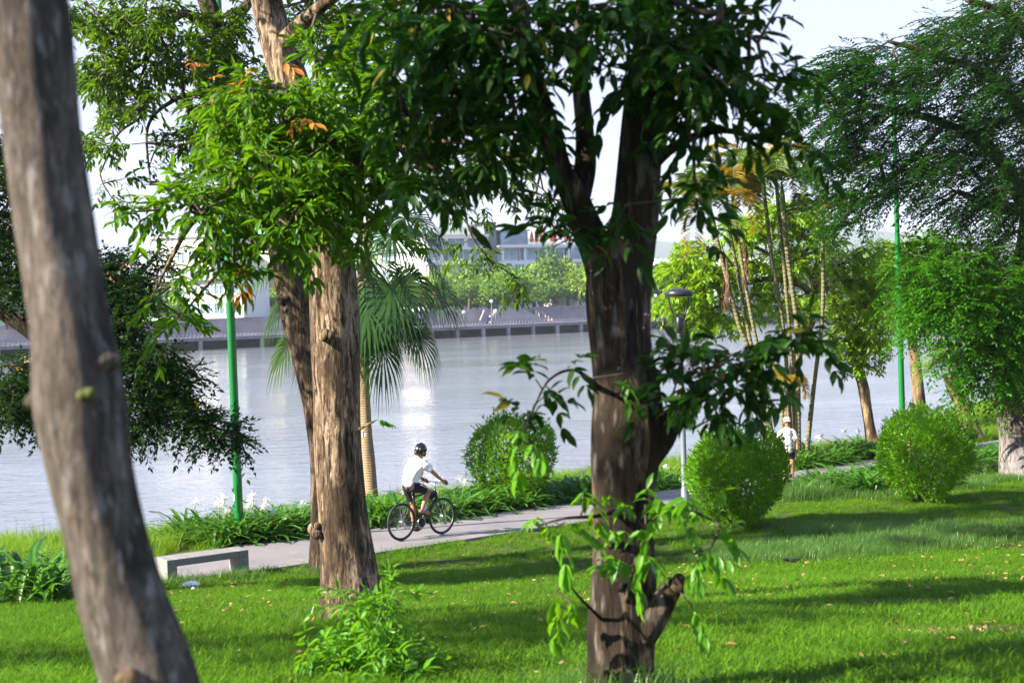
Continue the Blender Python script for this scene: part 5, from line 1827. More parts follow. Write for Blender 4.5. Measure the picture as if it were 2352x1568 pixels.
def fallen_leaves():
    g = np.random.default_rng(401)
    n = 1300
    px, d = g.uniform(200, 2352, n), np.where(g.random(n) < .6, g.uniform(14, 23, n), g.uniform(8, 24, n))
    P = np.array([(*on_ground(a, b_), 0) for a, b_ in zip(px, d)])
    P = P[path_dist(P[:, 0], P[:, 1]) < -1.4]
    P[:, 2] = gz(P[:, 0], P[:, 1]) + g.uniform(.03, .06, len(P))
    n = len(P)
    D = unit(np.stack([g.normal(0, 1, n), g.normal(0, 1, n), g.normal(0, .25, n)], 1))
    V, Fc = leaves_mesh(P, D, np.tile([0, 0, 1.0], (n, 1)) + g.normal(0, .4, (n, 3)), g.uniform(.04, .09, n), g.uniform(.025, .045, n), 2)
    tag(link('fallen_leaves', np_mesh('fallen_leaves', V, [Fc], M['leaf_fallen'])), 'dry brown leaves scattered over the lawn', 'leaves', None, 'stuff')
    mb = MB()
    for c, r in zip(BARE, (.75, .3)):
        for k in range(130):
            q = c + g.normal(0, r * .5, 2) * np.array([1.5, 1])
            mb.ball((q[0], q[1], float(gz(*q)) + .004), (g.uniform(.01, .045), g.uniform(.01, .04), g.uniform(.006, .016)), 6, 4)
    tag(mb.build('bare_soil', M['bare_earth'], None, True), 'patch of bare crumbly reddish soil in the lawn', 'soil', None, 'stuff')


fallen_leaves()


# ------------------------------------------------------------------ street furniture
def green_lamp(label, base_px, d, top_px, top_y, w0, w1):
    x, y = on_ground(base_px, d)
    z = float(gz(x, y))
    o = empty('green_lamp_post', (x, y, z), label, 'lamp post', 'green painted street lamp posts')
    t = W(top_px, top_y, d)
    H = t[2] - z
    MB().lathe([(.001, 0), (.19, 0), (.19, .03), (.12, .035)], 16).build('base_plate', M['green_paint'], o)
    pole = MB().lathe([(w0 / 2, .03), (w0 / 2 * .985, .5), (w1 / 2, H - .12), (w1 / 2, H)], 20).build('pole', M['green_paint'], o, True)
    MB().lathe([(w1 / 2 + .003, H - 1.1), (w1 / 2 + .025, H - 1.08), (w1 / 2 + .025, H - .85), (w1 / 2 + .003, H - .83)], 18).build('collar', M['green_paint'], o)
    arm = MB()
    for sg in (-1, 1):
        arm.tube(smooth_line([(0, 0, H - .15), (sg * .14, -.05 * sg, H + .16), (sg * .4, -.14 * sg, H + .26), (sg * .62, -.2 * sg, H + .2)], 5), .035, 8)
    arm.build('arm', M['green_paint'], o, True)
    for sg in (-1, 1):
        MB().ball((sg * .74, -.24 * sg, H + .15), (.2, .13, .07), 14, 8).build('lamp_head', M['green_paint'], o, True)
    # service door with two hinges
    r = w0 / 2
    dr = MB()
    a = np.linspace(-.55, .35, 6)
    V = [((r + .006) * math.sin(t_ - .35), -(r + .006) * math.cos(t_ - .35), zz) for zz in (.62, 1.12) for t_ in a]
    dr.add(V, [[(k, k + 1, k + 7, k + 6) for k in range(5)]])
    dr = dr.build('service_door', M['green_paint'], o)
    for zz in (.72, 1.02):
        MB().box(((r + .012) * math.sin(-.95), -(r + .012) * math.cos(-.95), zz), (.03, .03, .06)).build('hinge', M['green_paint'], dr)
    MB().box(((r + .011) * math.sin(-.62), -(r + .011) * math.cos(-.62), .88), (.028, .006, .12), -.62).build('plate', M['white_plastic'], dr)


green_lamp('tall green lamp post rising from the lilies at left', 551, 26.3, 506, -60, .175, .115)
green_lamp('tall green lamp post behind the large clipped bush at right', 2076, 39.5, 2043, 150, .175, .115)


def park_lamp():
    d = 31.0
    x, y = on_ground(1574, d)
    z = float(gz(x, y))
    o = empty('park_lamp', (x, y, z), 'slim grey park lamp with flat black disc head beside the path', 'lamp post')
    H = float(W(1558, 742, d)[2]) - z
    MB().lathe([(.001, 0), (.16, 0), (.16, .04), (.085, .06), (.085, .35), (.065, .40), (.055, H - .25), (.055, H - .1)], 16).build('pole', M['grey_paint'], o, True)
    hd = MB().lathe([(.057, H - .22), (.075, H - .2), (.085, H + .12), (.06, H + .14), (.001, H + .15)], 14).build('collar', M['black_metal'], o, True)
    for sg in (-1, 1):
        MB().tube(smooth_line([(sg * .05, 0, H + .02), (sg * .13, 0, H + .2), (sg * .2, 0, H + .42), (sg * .215, 0, H + .60)], 5), .02, 8).build('arm', M['black_metal'], o, True)
    MB().lathe([(.001, H + .575), (.29, H + .575), (.305, H + .585), (.305, H + .675), (.29, H + .69), (.2, H + .735), (.08, H + .755), (.001, H + .76)], 32).build('lamp_head', M['black_metal'], o, True)
    MB().lathe([(.001, H + .565), (.24, H + .565), (.25, H + .572)], 24).build('diffuser', M['white_plastic'], o, True)


park_lamp()


def bench():
    A, B = np.array([-5.34, 21.45]), np.array([-4.24, 22.2])
    u = (B - A) / np.linalg.norm(B - A)
    n = np.array([-u[1], u[0]])
    Ln, Dp, Hb = float(np.linalg.norm(B - A)), .42, .43
    c = (A + B) / 2 + n * Dp / 2
    yaw = math.atan2(u[1], u[0])
    z = float(gz(c[0], c[1]))
    o = empty('stone_bench', (c[0], c[1], z), 'grey granite bench on the grass at the path edge', 'bench', None, yaw)
    MB().box((0, 0, Hb - .055), (Ln - .32, Dp - .006, .11), bevel=.006).build('seat', M['granite'], o)
    for sg in (-1, 1):
        MB().box((sg * (Ln / 2 - .08), 0, Hb / 2 - .03), (.158, Dp, Hb + .06), bevel=.006).build('leg', M['granite'], o)


bench()


def litter():
    x, y = on_ground(440, 20.6)
    o = empty('foam_box', (x, y, float(gz(x, y)) + .035), 'white foam box lying on the grass below the bench', 'box')
    MB().lathe([(.001, 0), (.10, .0), (.12, .035), (.125, .04), (.12, .043), (.001, .043)], 8).build('tray', M['white_plastic'], o)
    MB().lathe([(.10, .044), (.124, .046), (.105, .065), (.001, .068)], 8).build('lid', M['white_plastic'], o)
    o.scale = (1.0, .6, 1)
    o.rotation_euler = (.35, 0, .2)
    x, y = on_ground(443, 20.15)
    g = np.random.default_rng(5)
    mb = MB()
    V = g.uniform(-.05, .05, (14, 3)) * np.array([1, .6, .35])
    bm = bmesh.new()
    for v in V:
        bm.verts.new(v)
    bmesh.ops.convex_hull(bm, input=bm.verts[:])
    bmesh.ops.triangulate(bm, faces=bm.faces[:])
    me = bpy.data.meshes.new('paper_scrap')
    bm.to_mesh(me)
    bm.free()
    me.materials.append(M['white_plastic'])
    tag(link('paper_scrap', me, None, (x, y, float(gz(x, y)) + .05)), 'crumpled white paper scrap on the grass in front of the foam box', 'litter')
    x, y = on_ground(1822, 21.2)
    o = empty('black_bag', (x, y, float(gz(x, y)) + .03), 'small crumpled black bag dropped on the lawn before the bushes', 'bag')
    mb = MB()
    for k in range(9):
        mb.ball((g.normal(0, .06), g.normal(0, .03), .03 + g.uniform(0, .03)), (g.uniform(.03, .06), g.uniform(.02, .04), g.uniform(.015, .03)), 7, 5)
    mb.build('body', M['black_paint'], o)
    mb = MB()
    mb.tube(smooth_line([(.05, 0, .04), (.12, .02, .09), (.17, 0, .03)], 4), .006, 5)
    mb.build('strap', M['black_paint'], o)


litter()


# ------------------------------------------------------------------ people
def skin_mesh(name, nodes, edges, root, mat, sub=2):
    ids = list(nodes)
    me = bpy.data.meshes.new(name)
    me.from_pydata([nodes[k][:3] for k in ids], [(ids.index(a), ids.index(b_)) for a, b_ in edges], [])
    o = bpy.data.objects.new('tmp_' + name, me)
    COL.objects.link(o)
    o.modifiers.new('skin', 'SKIN')
    sv = me.skin_vertices[0].data
    for i, k in enumerate(ids):
        r = nodes[k][3]
        sv[i].radius = (r, r) if not hasattr(r, '__len__') else r
        sv[i].use_root = (k == root)
    o.modifiers['skin'].use_smooth_shade = True
    s = o.modifiers.new('sub', 'SUBSURF')
    s.levels = s.render_levels = sub
    bpy.context.view_layer.update()
    out = bpy.data.meshes.new_from_object(o.evaluated_get(bpy.context.evaluated_depsgraph_get()))
    bpy.data.objects.remove(o)
    if name == 'shirt':
        for v in out.vertices:
            x, y, z = v.co
            v.co += v.normal * (.006 * math.sin(38 * z + 22 * y + 9 * x) * math.sin(17 * x - 13 * z) + .004 * math.sin(61 * y + 40 * z))
    out.name = name
    out.materials.clear()
    out.materials.append(mat)
    return out


def mesh_arrays(me):
    V = np.zeros(len(me.vertices) * 3, np.float32)
    me.vertices.foreach_get('co', V)
    F3 = [list(p.vertices) for p in me.polygons if len(p.vertices) == 3]
    F4 = [list(p.vertices) for p in me.polygons if len(p.vertices) == 4]
    return V.reshape(-1, 3), [F4, F3]


def hand(mb, palm, fwd, side, up, grip):
    """palm and five unequal fingers; grip = how far the fingers curl"""
    palm, fwd, side, up = np.array(palm), unit(np.array(fwd, float)), unit(np.array(side, float)), unit(np.array(up, float))
    V, Fq, T = tube_arrays([palm - fwd * .045, palm, palm + fwd * .04], [.026, .036, .034], 10)
    mb.add(V, [Fq, T])
    for k, (o_, ln) in enumerate(((-.03, .062), (-.01, .075), (.011, .070), (.03, .052))):
        b0 = palm + fwd * .035 + side * o_
        p1 = b0 + unit(fwd - up * grip * .6) * ln * .5
        p2 = p1 + unit(fwd * (1 - grip) - up * grip * 1.3) * ln * .35
        p3 = p2 + unit(fwd * (.6 - grip * 1.4) - up * (grip + .1)) * ln * .3
        mb.tube([b0, p1, p2, p3], [.0105, .010, .009, .007], 7)
    b0 = palm - side * .028
    p1 = b0 - side * .022 + fwd * .03 - up * .01
    p2 = p1 + fwd * .028 - up * .02 * (1 + grip)
    mb.tube([b0, p1, p2], [.013, .011, .009], 7)


def foot(mb, ankle, fwd, size=.24):
    a, f = np.array(ankle), unit(np.array(fwd, float))
    P = [a + np.array([0, 0, -.02]) - f * .05, a - f * .02 + np.array([0, 0, -.045]), a + f * .06 + np.array([0, 0, -.055]), a + f * .13 + np.array([0, 0, -.07]), a + f * .175 + np.array([0, 0, -.075])]
    mb.tube(P, [.028, .036, .036, .038, .022], 10)


def head_extras(root, c, yaw, s=1.0, hair=True):
    """nose, ears, eyes and mouth on a head centred at c; yaw turns the face (0 = +x)"""
    c = np.array(c)
    fx, fy = math.cos(yaw), math.sin(yaw)
    f, l = np.array([fx, fy, 0]), np.array([-fy, fx, 0])
    mb = MB()
    mb.tube([c + f * .082 + np.array([0, 0, .025]), c + f * .102 + np.array([0, 0, -.01]), c + f * .088 + np.array([0, 0, -.028])], [.008, .013, .009], 8)
    mb.build('nose', M['skin'], root, True)
    for sg in (-1, 1):
        MB().ball(c + l * sg * .076 - f * .004, (.012 + .012 * abs(fx), .012 + .012 * abs(fy), .032), 8, 6).build('ear', M['skin'], root, True)
        MB().ball(c + f * .078 + l * sg * .031 + np.array([0, 0, .02]), (.011, .011, .008), 8, 6).build('eye', M['hair'], root, True)
    MB().tube([c + f * .084 - l * .024 + np.array([0, 0, -.05]), c + f * .09 + np.array([0, 0, -.052]), c + f * .084 + l * .024 + np.array([0, 0, -.05])], .005, 6).build('mouth', M['lips'], root, True)


M['lips'] = plain('lips', (.34, .13, .10), .5)


def standing(label, px, d, yaw, cap, shirt, shorts, scale=1.0):
    x, y = on_ground(px, d)
    z = float(gz(x, y))
    root = empty('person', (x, y, z), label, 'person', None, yaw)       # the figure faces -y at yaw 0
    root.scale = (scale,) * 3
    N = {'pelvis': (0, 0, .93, .115), 'waist': (0, 0, 1.08, .100), 'chest': (0, .01, 1.27, .105), 'neck': (0, .01, 1.42, .05), 'jaw': (.0, -.01, 1.49, .055), 'head': (0, -.012, 1.56, .083), 'crown': (0, 0, 1.635, .06)}
    E = [('pelvis', 'waist'), ('waist', 'chest'), ('chest', 'neck'), ('neck', 'jaw'), ('jaw', 'head'), ('head', 'crown')]
    for s, sg in (('l', 1), ('r', -1)):
        N.update({'sh' + s: (sg * .17, .01, 1.36, .048), 'el' + s: (sg * .235, .03, 1.10, .040), 'wr' + s: (sg * .235, -.03, .86, .027),
                  'hip' + s: (sg * .085, 0, .87, .088), 'kn' + s: (sg * .10, -.01, .48, .054), 'cf' + s: (sg * .10, .02, .34, .052), 'an' + s: (sg * .105, .02, .09, .034)})
        E += [('chest', 'sh' + s), ('sh' + s, 'el' + s), ('el' + s, 'wr' + s), ('pelvis', 'hip' + s), ('hip' + s, 'kn' + s), ('kn' + s, 'cf' + s), ('cf' + s, 'an' + s)]
    mb = MB()
    V, Fs = mesh_arrays(skin_mesh('body', N, E, 'pelvis', M['skin']))
    mb.add(V, Fs)
    for sg in (1, -1):
        hand(mb, (sg * .235, -.045, .78), (0, -.15, -1), (0, -1, .15), (-sg, 0, 0), .35)
        foot(mb, (sg * .105, .02, .09), (sg * .15, -1, 0))
    mb.build('body', M['skin'], root, True)
    S = {'hem': (0, 0, .735, .148), 'waist': (0, -.005, 1.02, .135), 'chest': (0, .005, 1.25, .128), 'up': (0, .01, 1.36, .095), 'col': (0, .01, 1.42, .060)}
    ES = [('hem', 'waist'), ('waist', 'chest'), ('chest', 'up'), ('up', 'col')]
    for s, sg in (('l', 1), ('r', -1)):
        S.update({'sh' + s: (sg * .165, .01, 1.33, .070), 'sl' + s: (sg * .225, .025, 1.10, .068)})
        ES += [('up', 'sh' + s), ('sh' + s, 'sl' + s)]
    sh = link('shirt', skin_mesh('shirt', S, ES, 'chest', M[shirt], 3), root)
    MB().lathe([(.068, 1.385), (.076, 1.40), (.070, 1.435), (.062, 1.43)], 16, (0, .008, 0)).build('collar', M[shirt], sh, True)
    pk = MB()
    for k in range(3):
        pk.ball((0, -.135 + .008 * k, 1.24 + .05 * k), (.006, .004, .006), 6, 4)
    pk.build('button', M['grey_paint'], sh)
    T = {'p': (0, 0, .90, .135)}
    ET = []
    for s, sg in (('l', 1), ('r', -1)):
        T.update({'h' + s: (sg * .088, 0, .80, .104), 'k' + s: (sg * .10, -.008, .60, .088)})
        ET += [('p', 'h' + s), ('h' + s, 'k' + s)]
    so = link('shorts', skin_mesh('shorts', T, ET, 'p', M[shorts]), root)
    if shirt == 'white_cloth':
        for sg in (1, -1):
            MB().box((sg * .178, -.01, .66), (.012, .03, .13)).build('stripe', M['white_cloth'], so)
    head_extras(root, (0, -.012, 1.555), -math.pi / 2)
    pr = [(.090, 1.612), (.092, 1.64), (.080, 1.675), (.05, 1.697), (.001, 1.704)]
    c = MB().lathe(pr, 20, (0, -.004, 0)).build('cap', M[cap], root, True)
    a = np.linspace(-1.1, 1.1, 11)
    V = [(.088 * math.sin(t), -.004 - .085 * math.cos(t), 1.616) for t in a] + [(.09 * math.sin(t), -.04 - .105 * math.cos(t), 1.608 - .012 * abs(t)) for t in a]
    V += [(v[0], v[1], v[2] - .006) for v in V]
    Fq = [(k, k + 1, k + 12, k + 11) for k in range(10)] + [(k + 22 + 11, k + 22 + 12, k + 23, k + 22) for k in range(10)]
    link('peak', np_mesh('peak', V, [Fq], M[cap], True), c)
    MB().lathe([(.084, 1.545), (.088, 1.612)], 18, (0, .006, 0)).build('hair', M['hair'], root, True)
    if shirt == 'white_cloth':
        MB().lathe([(.030, -.012), (.033, 0), (.030, .012)], 14, (.235, -.025, .875)).build('watch', M['steel'], root, True)
    return root


standing('person in a white cap and white polo shirt standing half behind a bush', 1812, 36.5, -.12, 'white_cloth', 'white_cloth', 'black_cloth')
standing('person hidden behind the large clipped bush with only a dark cap showing', 2098, 41.0, .3, 'black_cloth', 'black_cloth', 'black_cloth', 1.0)


# ---- bicycle and rider (x forward along the path, y to the left)
def bike_and_rider():
    rear, front = W(925.6, 1245, 25.65), W(1013, 1233, 26.35)
    yaw = math.atan2(front[1] - rear[1], front[0] - rear[0])
    mid = (rear + front) / 2
    zr, zf = path_z(rear[0], rear[1]), path_z(front[0], front[1])
    zc = (zr + zf) / 2
    pitch = -math.atan2(zf - zr, 1.02)
    bike = empty('bicycle', (mid[0], mid[1], zc), 'dark hybrid bicycle with a bottle and frame bag ridden along the path', 'bicycle')
    bike.rotation_euler = (0, pitch, yaw)
    RW = .34
    xr, xf = -.51, .51

    def ring(r, rad, c, seg=48, ts=8):
        a = np.linspace(0, 2 * math.pi, seg, endpoint=False)
        b_ = np.linspace(0, 2 * math.pi, ts, endpoint=False)
        V = np.array([(c[0] + (r + rad * math.cos(q)) * math.cos(t), c[1] + rad * 1.05 * math.sin(q), c[2] + (r + rad * math.cos(q)) * math.sin(t)) for t in a for q in b_])
        Fq = [(i * ts + j, i * ts + (j + 1) % ts, ((i + 1) % seg) * ts + (j + 1) % ts, ((i + 1) % seg) * ts + j) for i in range(seg) for j in range(ts)]
        return V, Fq

    for x in (xr, xf):
        w = MB()
        V, Fq = ring(RW - .018, .018, (x, 0, RW), 56, 10)
        w.add(V, [Fq])
        w = w.build('wheel', M['rubber'], bike, True)
        rm = MB()
        V, Fq = ring(RW - .043, .011, (x, 0, RW), 56, 8)
        rm.add(V, [Fq])
        rm.build('rim', M['rim'], w, True)
        sp = MB()
        for k in range(28):
            t = 2 * math.pi * k / 28
            t2 = t + (.35 if k % 2 else -.35)
            yy = .028 * (1 if (k // 2) % 2 else -1)
            sp.tube([(x + .022 * math.cos(t2), yy, RW + .022 * math.sin(t2)), (x + (RW - .05) * math.cos(t), 0, RW + (RW - .05) * math.sin(t))], .0019, 4, False)
        sp.build('spokes', M['steel'], w)
        MB().tube([(x, -.06, RW), (x, -.03, RW), (x, .03, RW), (x, .06, RW)], [.010, .022, .022, .010], 12).build('hub', M['steel'], w, True)
    bb = (-.06, 0, .285)
    st_top = (-.225, 0, .80)
    ht, hb_ = (.345, 0, .86), (.385, 0, .70)
    fm = MB()
    fm.tube([bb, hb_], .021, 10)
    fm.tube([bb, st_top], .017, 10)
    fm.tube([(-.21, 0, .76), (.36, 0, .82)], .017, 10)
    fm.tube([ht, hb_], .021, 10)
    for sg in (-1, 1):
        fm.tube([(bb[0], sg * .03, bb[2]), (xr, sg * .06, RW)], .010, 8)
        fm.tube([(-.215, sg * .02, .76), (xr, sg * .06, RW)], .008, 8)
    fm.build('frame', M['black_paint'], bike, True)
    fk = MB()
    for sg in (-1, 1):
        fk.tube(smooth_line([(.387, sg * .02, .69), (.39, sg * .055, .66), (.44, sg * .06, .50), (xf, sg * .06, RW)], 4), .012, 8)
    fk.build('fork', M['black_paint'], bike, True)
    MB().tube([(-.225, 0, .78), (-.262, 0, .91)], .013, 8).build('seat_post', M['steel'], bike, True)
    MB().ball((-.30, 0, .925), (.10, .075, .032), 14, 8).ball((-.20, 0, .93), (.10, .028, .022), 12, 8).build('saddle', M['black_paint'], bike, True)
    hb = MB().tube(smooth_line([(.345, .31, .985), (.375, .2, .985), (.39, .08, .975), (.39, -.08, .975), (.375, -.2, .985), (.345, -.31, .985)], 5), .0125, 10)
    hb.tube([(.343, 0, .86), (.333, 0, .93), (.39, 0, .975)], .016, 10)
    hb = hb.build('handlebar', M['steel'], bike, True)
    for sg in (-1, 1):
        MB().tube([(.36, sg * .20, .986), (.345, sg * .315, .986)], .0175, 10).build('grip', M['rubber'], hb, True)
        MB().tube([(.385, sg * .17, .985), (.425, sg * .20, .965), (.43, sg * .27, .955)], .006, 6).build('brake_lever', M['black_paint'], hb, True)
    cs = MB()
    M90 = [[1, 0, 0], [0, 0, 1], [0, -1, 0]]
    cs.lathe([(.02, -.004), (.092, -.004), (.096, 0), (.092, .004), (.02, .004)], 32, (bb[0], -.052, bb[2]), M90)
    cs.lathe([(.02, -.004), (.066, -.003), (.066, .003), (.02, .004)], 28, (bb[0], -.044, bb[2]), M90)
    ca = math.radians(100)
    pr_, pl_ = (bb[0] - .03, -.115, bb[2] + .165), (bb[0] + .03, .115, bb[2] - .165)
    cs.tube([(bb[0], -.07, bb[2]), (pr_[0], -.075, pr_[2])], .011, 8).tube([(bb[0], .07, bb[2]), (pl_[0], .075, pl_[2])], .011, 8)
    cs.tube([(bb[0], -.075, bb[2]), (bb[0], .075, bb[2])], .018, 10)
    cs.build('crankset', M['black_metal'], bike, True)
    MB().lathe([(.086, -.003), (.1, 0), (.086, .003)], 32, (bb[0], -.058, bb[2]), M90).build('chain_guard', M['steel'], bike, True)
    for p in (pr_, pl_):
        MB().box(p, (.09, .085, .022), bevel=.006).build('pedal', M['black_paint'], bike)
    chn = MB()
    chn.tube([(bb[0], -.048, bb[2] + .09), (xr, -.048, RW + .04)], .005, 5).tube([(bb[0], -.048, bb[2] - .09), (xr + .05, -.048, RW - .11), (xr + .02, -.048, RW - .07)], .005, 5)
    chn.build('chain', M['black_metal'], bike)
    dr = MB().tube([(xr, -.062, RW), (xr + .015, -.058, RW - .07), (xr + .05, -.05, RW - .125)], .012, 8)
    dr.ball((xr + .02, -.065, RW - .04), (.025, .02, .03), 8, 6)
    dr.lathe([(.01, -.02), (.055, -.02), (.02, .0)], 20, (xr, -.04, RW), M90)
    dr.build('derailleur', M['steel'], bike, True)
    b0, b1 = np.array([.06, 0, .40]), np.array([.17, 0, .58])
    dirb = unit(b1 - b0)
    off = np.array([-.05, 0, .03])
    bt = MB().tube([b0 + off, b0 + off + dirb * .01, b0 + off + dirb * .15, b0 + off + dirb * .175, b0 + off + dirb * .20], [.034, .037, .037, .025, .022], 14).build('bottle', M['bottle'], bike, True)
    MB().tube([b0 + off + dirb * .195, b0 + off + dirb * .225], [.024, .012], 12).build('bottle_cap', M['grey_paint'], bt, True)
    V = [(.11, -.035, .79), (.34, -.035, .815), (.355, -.035, .72), (.20, -.035, .66), (.11, .035, .79), (.34, .035, .815), (.355, .035, .72), (.20, .035, .66)]
    bag = MB().add(V, [[(3, 2, 1, 0), (4, 5, 6, 7), (0, 1, 5, 4), (1, 2, 6, 5), (2, 3, 7, 6), (3, 0, 4, 7)]]).build('frame_bag', M['black_cloth'], bike)
    MB().tube([(.125, -.037, .785), (.332, -.037, .808), (.345, -.037, .725), (.205, -.037, .672), (.125, -.037, .785)], .003, 5).build('bag_piping', M['grey_paint'], bag)

    # rider
    rd = empty('person', (mid[0], mid[1], zc), 'person in a white shirt, black shorts and dark helmet riding the bicycle', 'person')
    rd.rotation_euler = (0, pitch, yaw)
    N = {'pelvis': (-.285, 0, 1.0, .115), 'waist': (-.235, 0, 1.10, .095), 'chest': (-.12, 0, 1.275, .100), 'neck': (-.045, 0, 1.425, .052), 'jaw': (-.01, -.005, 1.485, .056), 'head': (.0, -.01, 1.55, .082), 'crown': (-.012, -.01, 1.62, .062)}
    E = [('pelvis', 'waist'), ('waist', 'chest'), ('chest', 'neck'), ('neck', 'jaw'), ('jaw', 'head'), ('head', 'crown')]
    arms = {'r': ((-.075, -.17, 1.35), (.10, -.275, 1.155), (.30, -.265, 1.015)), 'l': ((-.075, .17, 1.35), (.12, .285, 1.135), (.30, .265, 1.02))}
    legs = {'r': ((-.26, -.09, .955), (.09, -.115, .855), (-.115, -.115, .50)), 'l': ((-.27, .09, .95), (-.10, .115, .60), (-.085, .115, .185))}
    for s in 'rl':
        a, b_ = arms[s], legs[s]
        N.update({'sh' + s: (*a[0], .046), 'el' + s: (*a[1], .039), 'wr' + s: (*a[2], .027), 'hip' + s: (*b_[0], .09), 'kn' + s: (*b_[1], .056), 'an' + s: (*b_[2], .034)})
        k, an = np.array(b_[1]), np.array(b_[2])
        cf = k * .64 + an * .36 + np.array([-.018, 0, 0])
        N['cf' + s] = (*cf, .053)
        E += [('chest', 'sh' + s), ('sh' + s, 'el' + s), ('el' + s, 'wr' + s), ('pelvis', 'hip' + s), ('hip' + s, 'kn' + s), ('kn' + s, 'cf' + s), ('cf' + s, 'an' + s)]
    mb = MB()
    V, Fs = mesh_arrays(skin_mesh('body', N, E, 'pelvis', M['skin']))
    mb.add(V, Fs)
    for sg in (-1, 1):
        hand(mb, (.338, sg * .262, 1.010), (.95, 0, -.25), (0, sg, 0), (.2, 0, 1), .85)
    foot(mb, (-.115, -.115, .535), (1, -.12, -.05))
    foot(mb, (-.085, .115, .215), (1, .08, .05))
    mb.build('body', M['skin'], rd, True)
    for y_, x_, z_ in ((-.118, -.04, .452), (.118, -.01, .13)):
        MB().ball((x_, y_, z_), (.135, .045, .011), 16, 6).tube(smooth_line([(x_ - .01, y_ - .035, z_), (x_ + .03, y_, z_ + .065), (x_ - .01, y_ + .035, z_)], 4), .006, 6).build('sandal', M['black_paint'], rd, True)
    S = {'hem': (-.335, 0, .915, .150), 'waist': (-.25, 0, 1.12, .148), 'chest': (-.13, 0, 1.285, .158), 'col': (-.052, 0, 1.42, .076)}
    ES = [('hem', 'waist'), ('waist', 'chest'), ('chest', 'col')]
    for s, sg in (('l', 1), ('r', -1)):
        a, b_ = np.array(arms[s][0]), np.array(arms[s][1])
        S.update({'sh' + s: (*(a + np.array([0, 0, .012])), .088), 'sl' + s: (*(a * .34 + b_ * .66), .074)})
        ES += [('chest', 'sh' + s), ('sh' + s, 'sl' + s)]
    link('shirt', skin_mesh('shirt', S, ES, 'chest', M['white_cloth'], 3), rd)
    T = {'w': (-.27, 0, 1.02, .095), 'p': (-.275, 0, .94, .108)}
    ET = [('w', 'p')]
    for s in 'lr':
        h, k = np.array(legs[s][0]), np.array(legs[s][1])
        T.update({'h' + s: (*h, .112), 'm' + s: (*(h * .45 + k * .55), .096), 'e' + s: (*(h * .2 + k * .8), .082)})
        ET += [('p', 'h' + s), ('h' + s, 'm' + s), ('m' + s, 'e' + s)]
    so = link('shorts', skin_mesh('shorts', T, ET, 'p', M['black_cloth']), rd)
    h, k = np.array(legs['r'][0]), np.array(legs['r'][1])
    MB().tube([h * .8 + k * .2 + np.array([0, -.098, .055]), h * .5 + k * .5 + np.array([0, -.09, .04]), h * .2 + k * .8 + np.array([0, -.077, .03])], .007, 6).build('stripe', M['white_cloth'], so, True)
    c = np.array([.003, -.01, 1.548])
    yawh = -.12
    head_extras(rd, c, yawh)
    # hair below the helmet, helmet shell with ribs, mask, glasses, watch
    MB().ball(c + np.array([-.02, 0, .012]), (.084, .083, .088), 16, 10).build('hair', M['hair'], rd, True)
    a = np.linspace(0, 2 * math.pi, 25)[:-1]
    pr = [(1.0, .0), (1.03, .03), (.98, .07), (.80, .115), (.45, .145), (.01, .155)]
    V = np.array([(r * .112 * math.cos(t) * (1.05), r * .093 * math.sin(t), z + .012 * math.cos(t)) for r, z in pr for t in a]) + c + np.array([-.012, 0, .02])
    n = 24
    Fq = [(i * n + j, i * n + (j + 1) % n, (i + 1) * n + (j + 1) % n, (i + 1) * n + j) for i in range(5) for j in range(n)]
    hl = link('helmet', np_mesh('helmet', V, [Fq], M['helmet'], True), rd)
    rb = MB()
    for k in range(-2, 3):
        yy = k * .034
        q = math.sqrt(max(0, 1 - (yy / .1) ** 2))
        rb.tube([c + np.array([-.012 + .118 * q * math.cos(t), yy, .024 + .15 * q * math.sin(t)]) for t in np.linspace(.1, math.pi - .1, 9)], .011, 6)
    rb.build('rib', M['helmet'], hl, True)
    MB().ball(c + np.array([-.125, 0, .01]), (.036, .042, .046), 12, 8).build('hair_bun', M['hair'], rd, True)
    V = []
    for z_, rr_ in ((-.075, .068), (-.045, .088), (-.012, .092)):
        for t in np.linspace(-1.25, 1.25, 11):
            V.append(c + np.array([rr_ * math.cos(t) * 1.02 + .004, rr_ * .9 * math.sin(t), z_]))
    Fq = [(i * 11 + j, i * 11 + j + 1, (i + 1) * 11 + j + 1, (i + 1) * 11 + j) for i in range(2) for j in range(10)]
    link('face_mask', np_mesh('face_mask', V, [Fq], M['black_cloth'], True), rd)
    gl = MB()
    for sg in (-1, 1):
        p = c + np.array([.098, sg * .034, .022])
        gl.tube([p + np.array([0, .024 * math.cos(t), .02 * math.sin(t)]) for t in np.linspace(0, 2 * math.pi, 13)], .0022, 5, False)
        gl.tube([p + np.array([0, sg * .022, .005]), c + np.array([.0, sg * .085, .022])], .0022, 5)
    gl.build('glasses', M['steel'], rd)
    MB().tube([(.275, .268, 1.03), (.295, .266, 1.022)], .033, 12).build('watch', M['black_paint'], rd, True)


M['helmet'] = plain('helmet', (.012, .012, .02), .22, 0, .2, 20)
M['rim'] = plain('rim', (.10, .10, .11), .35, .6, .2, 20)
bike_and_rider()


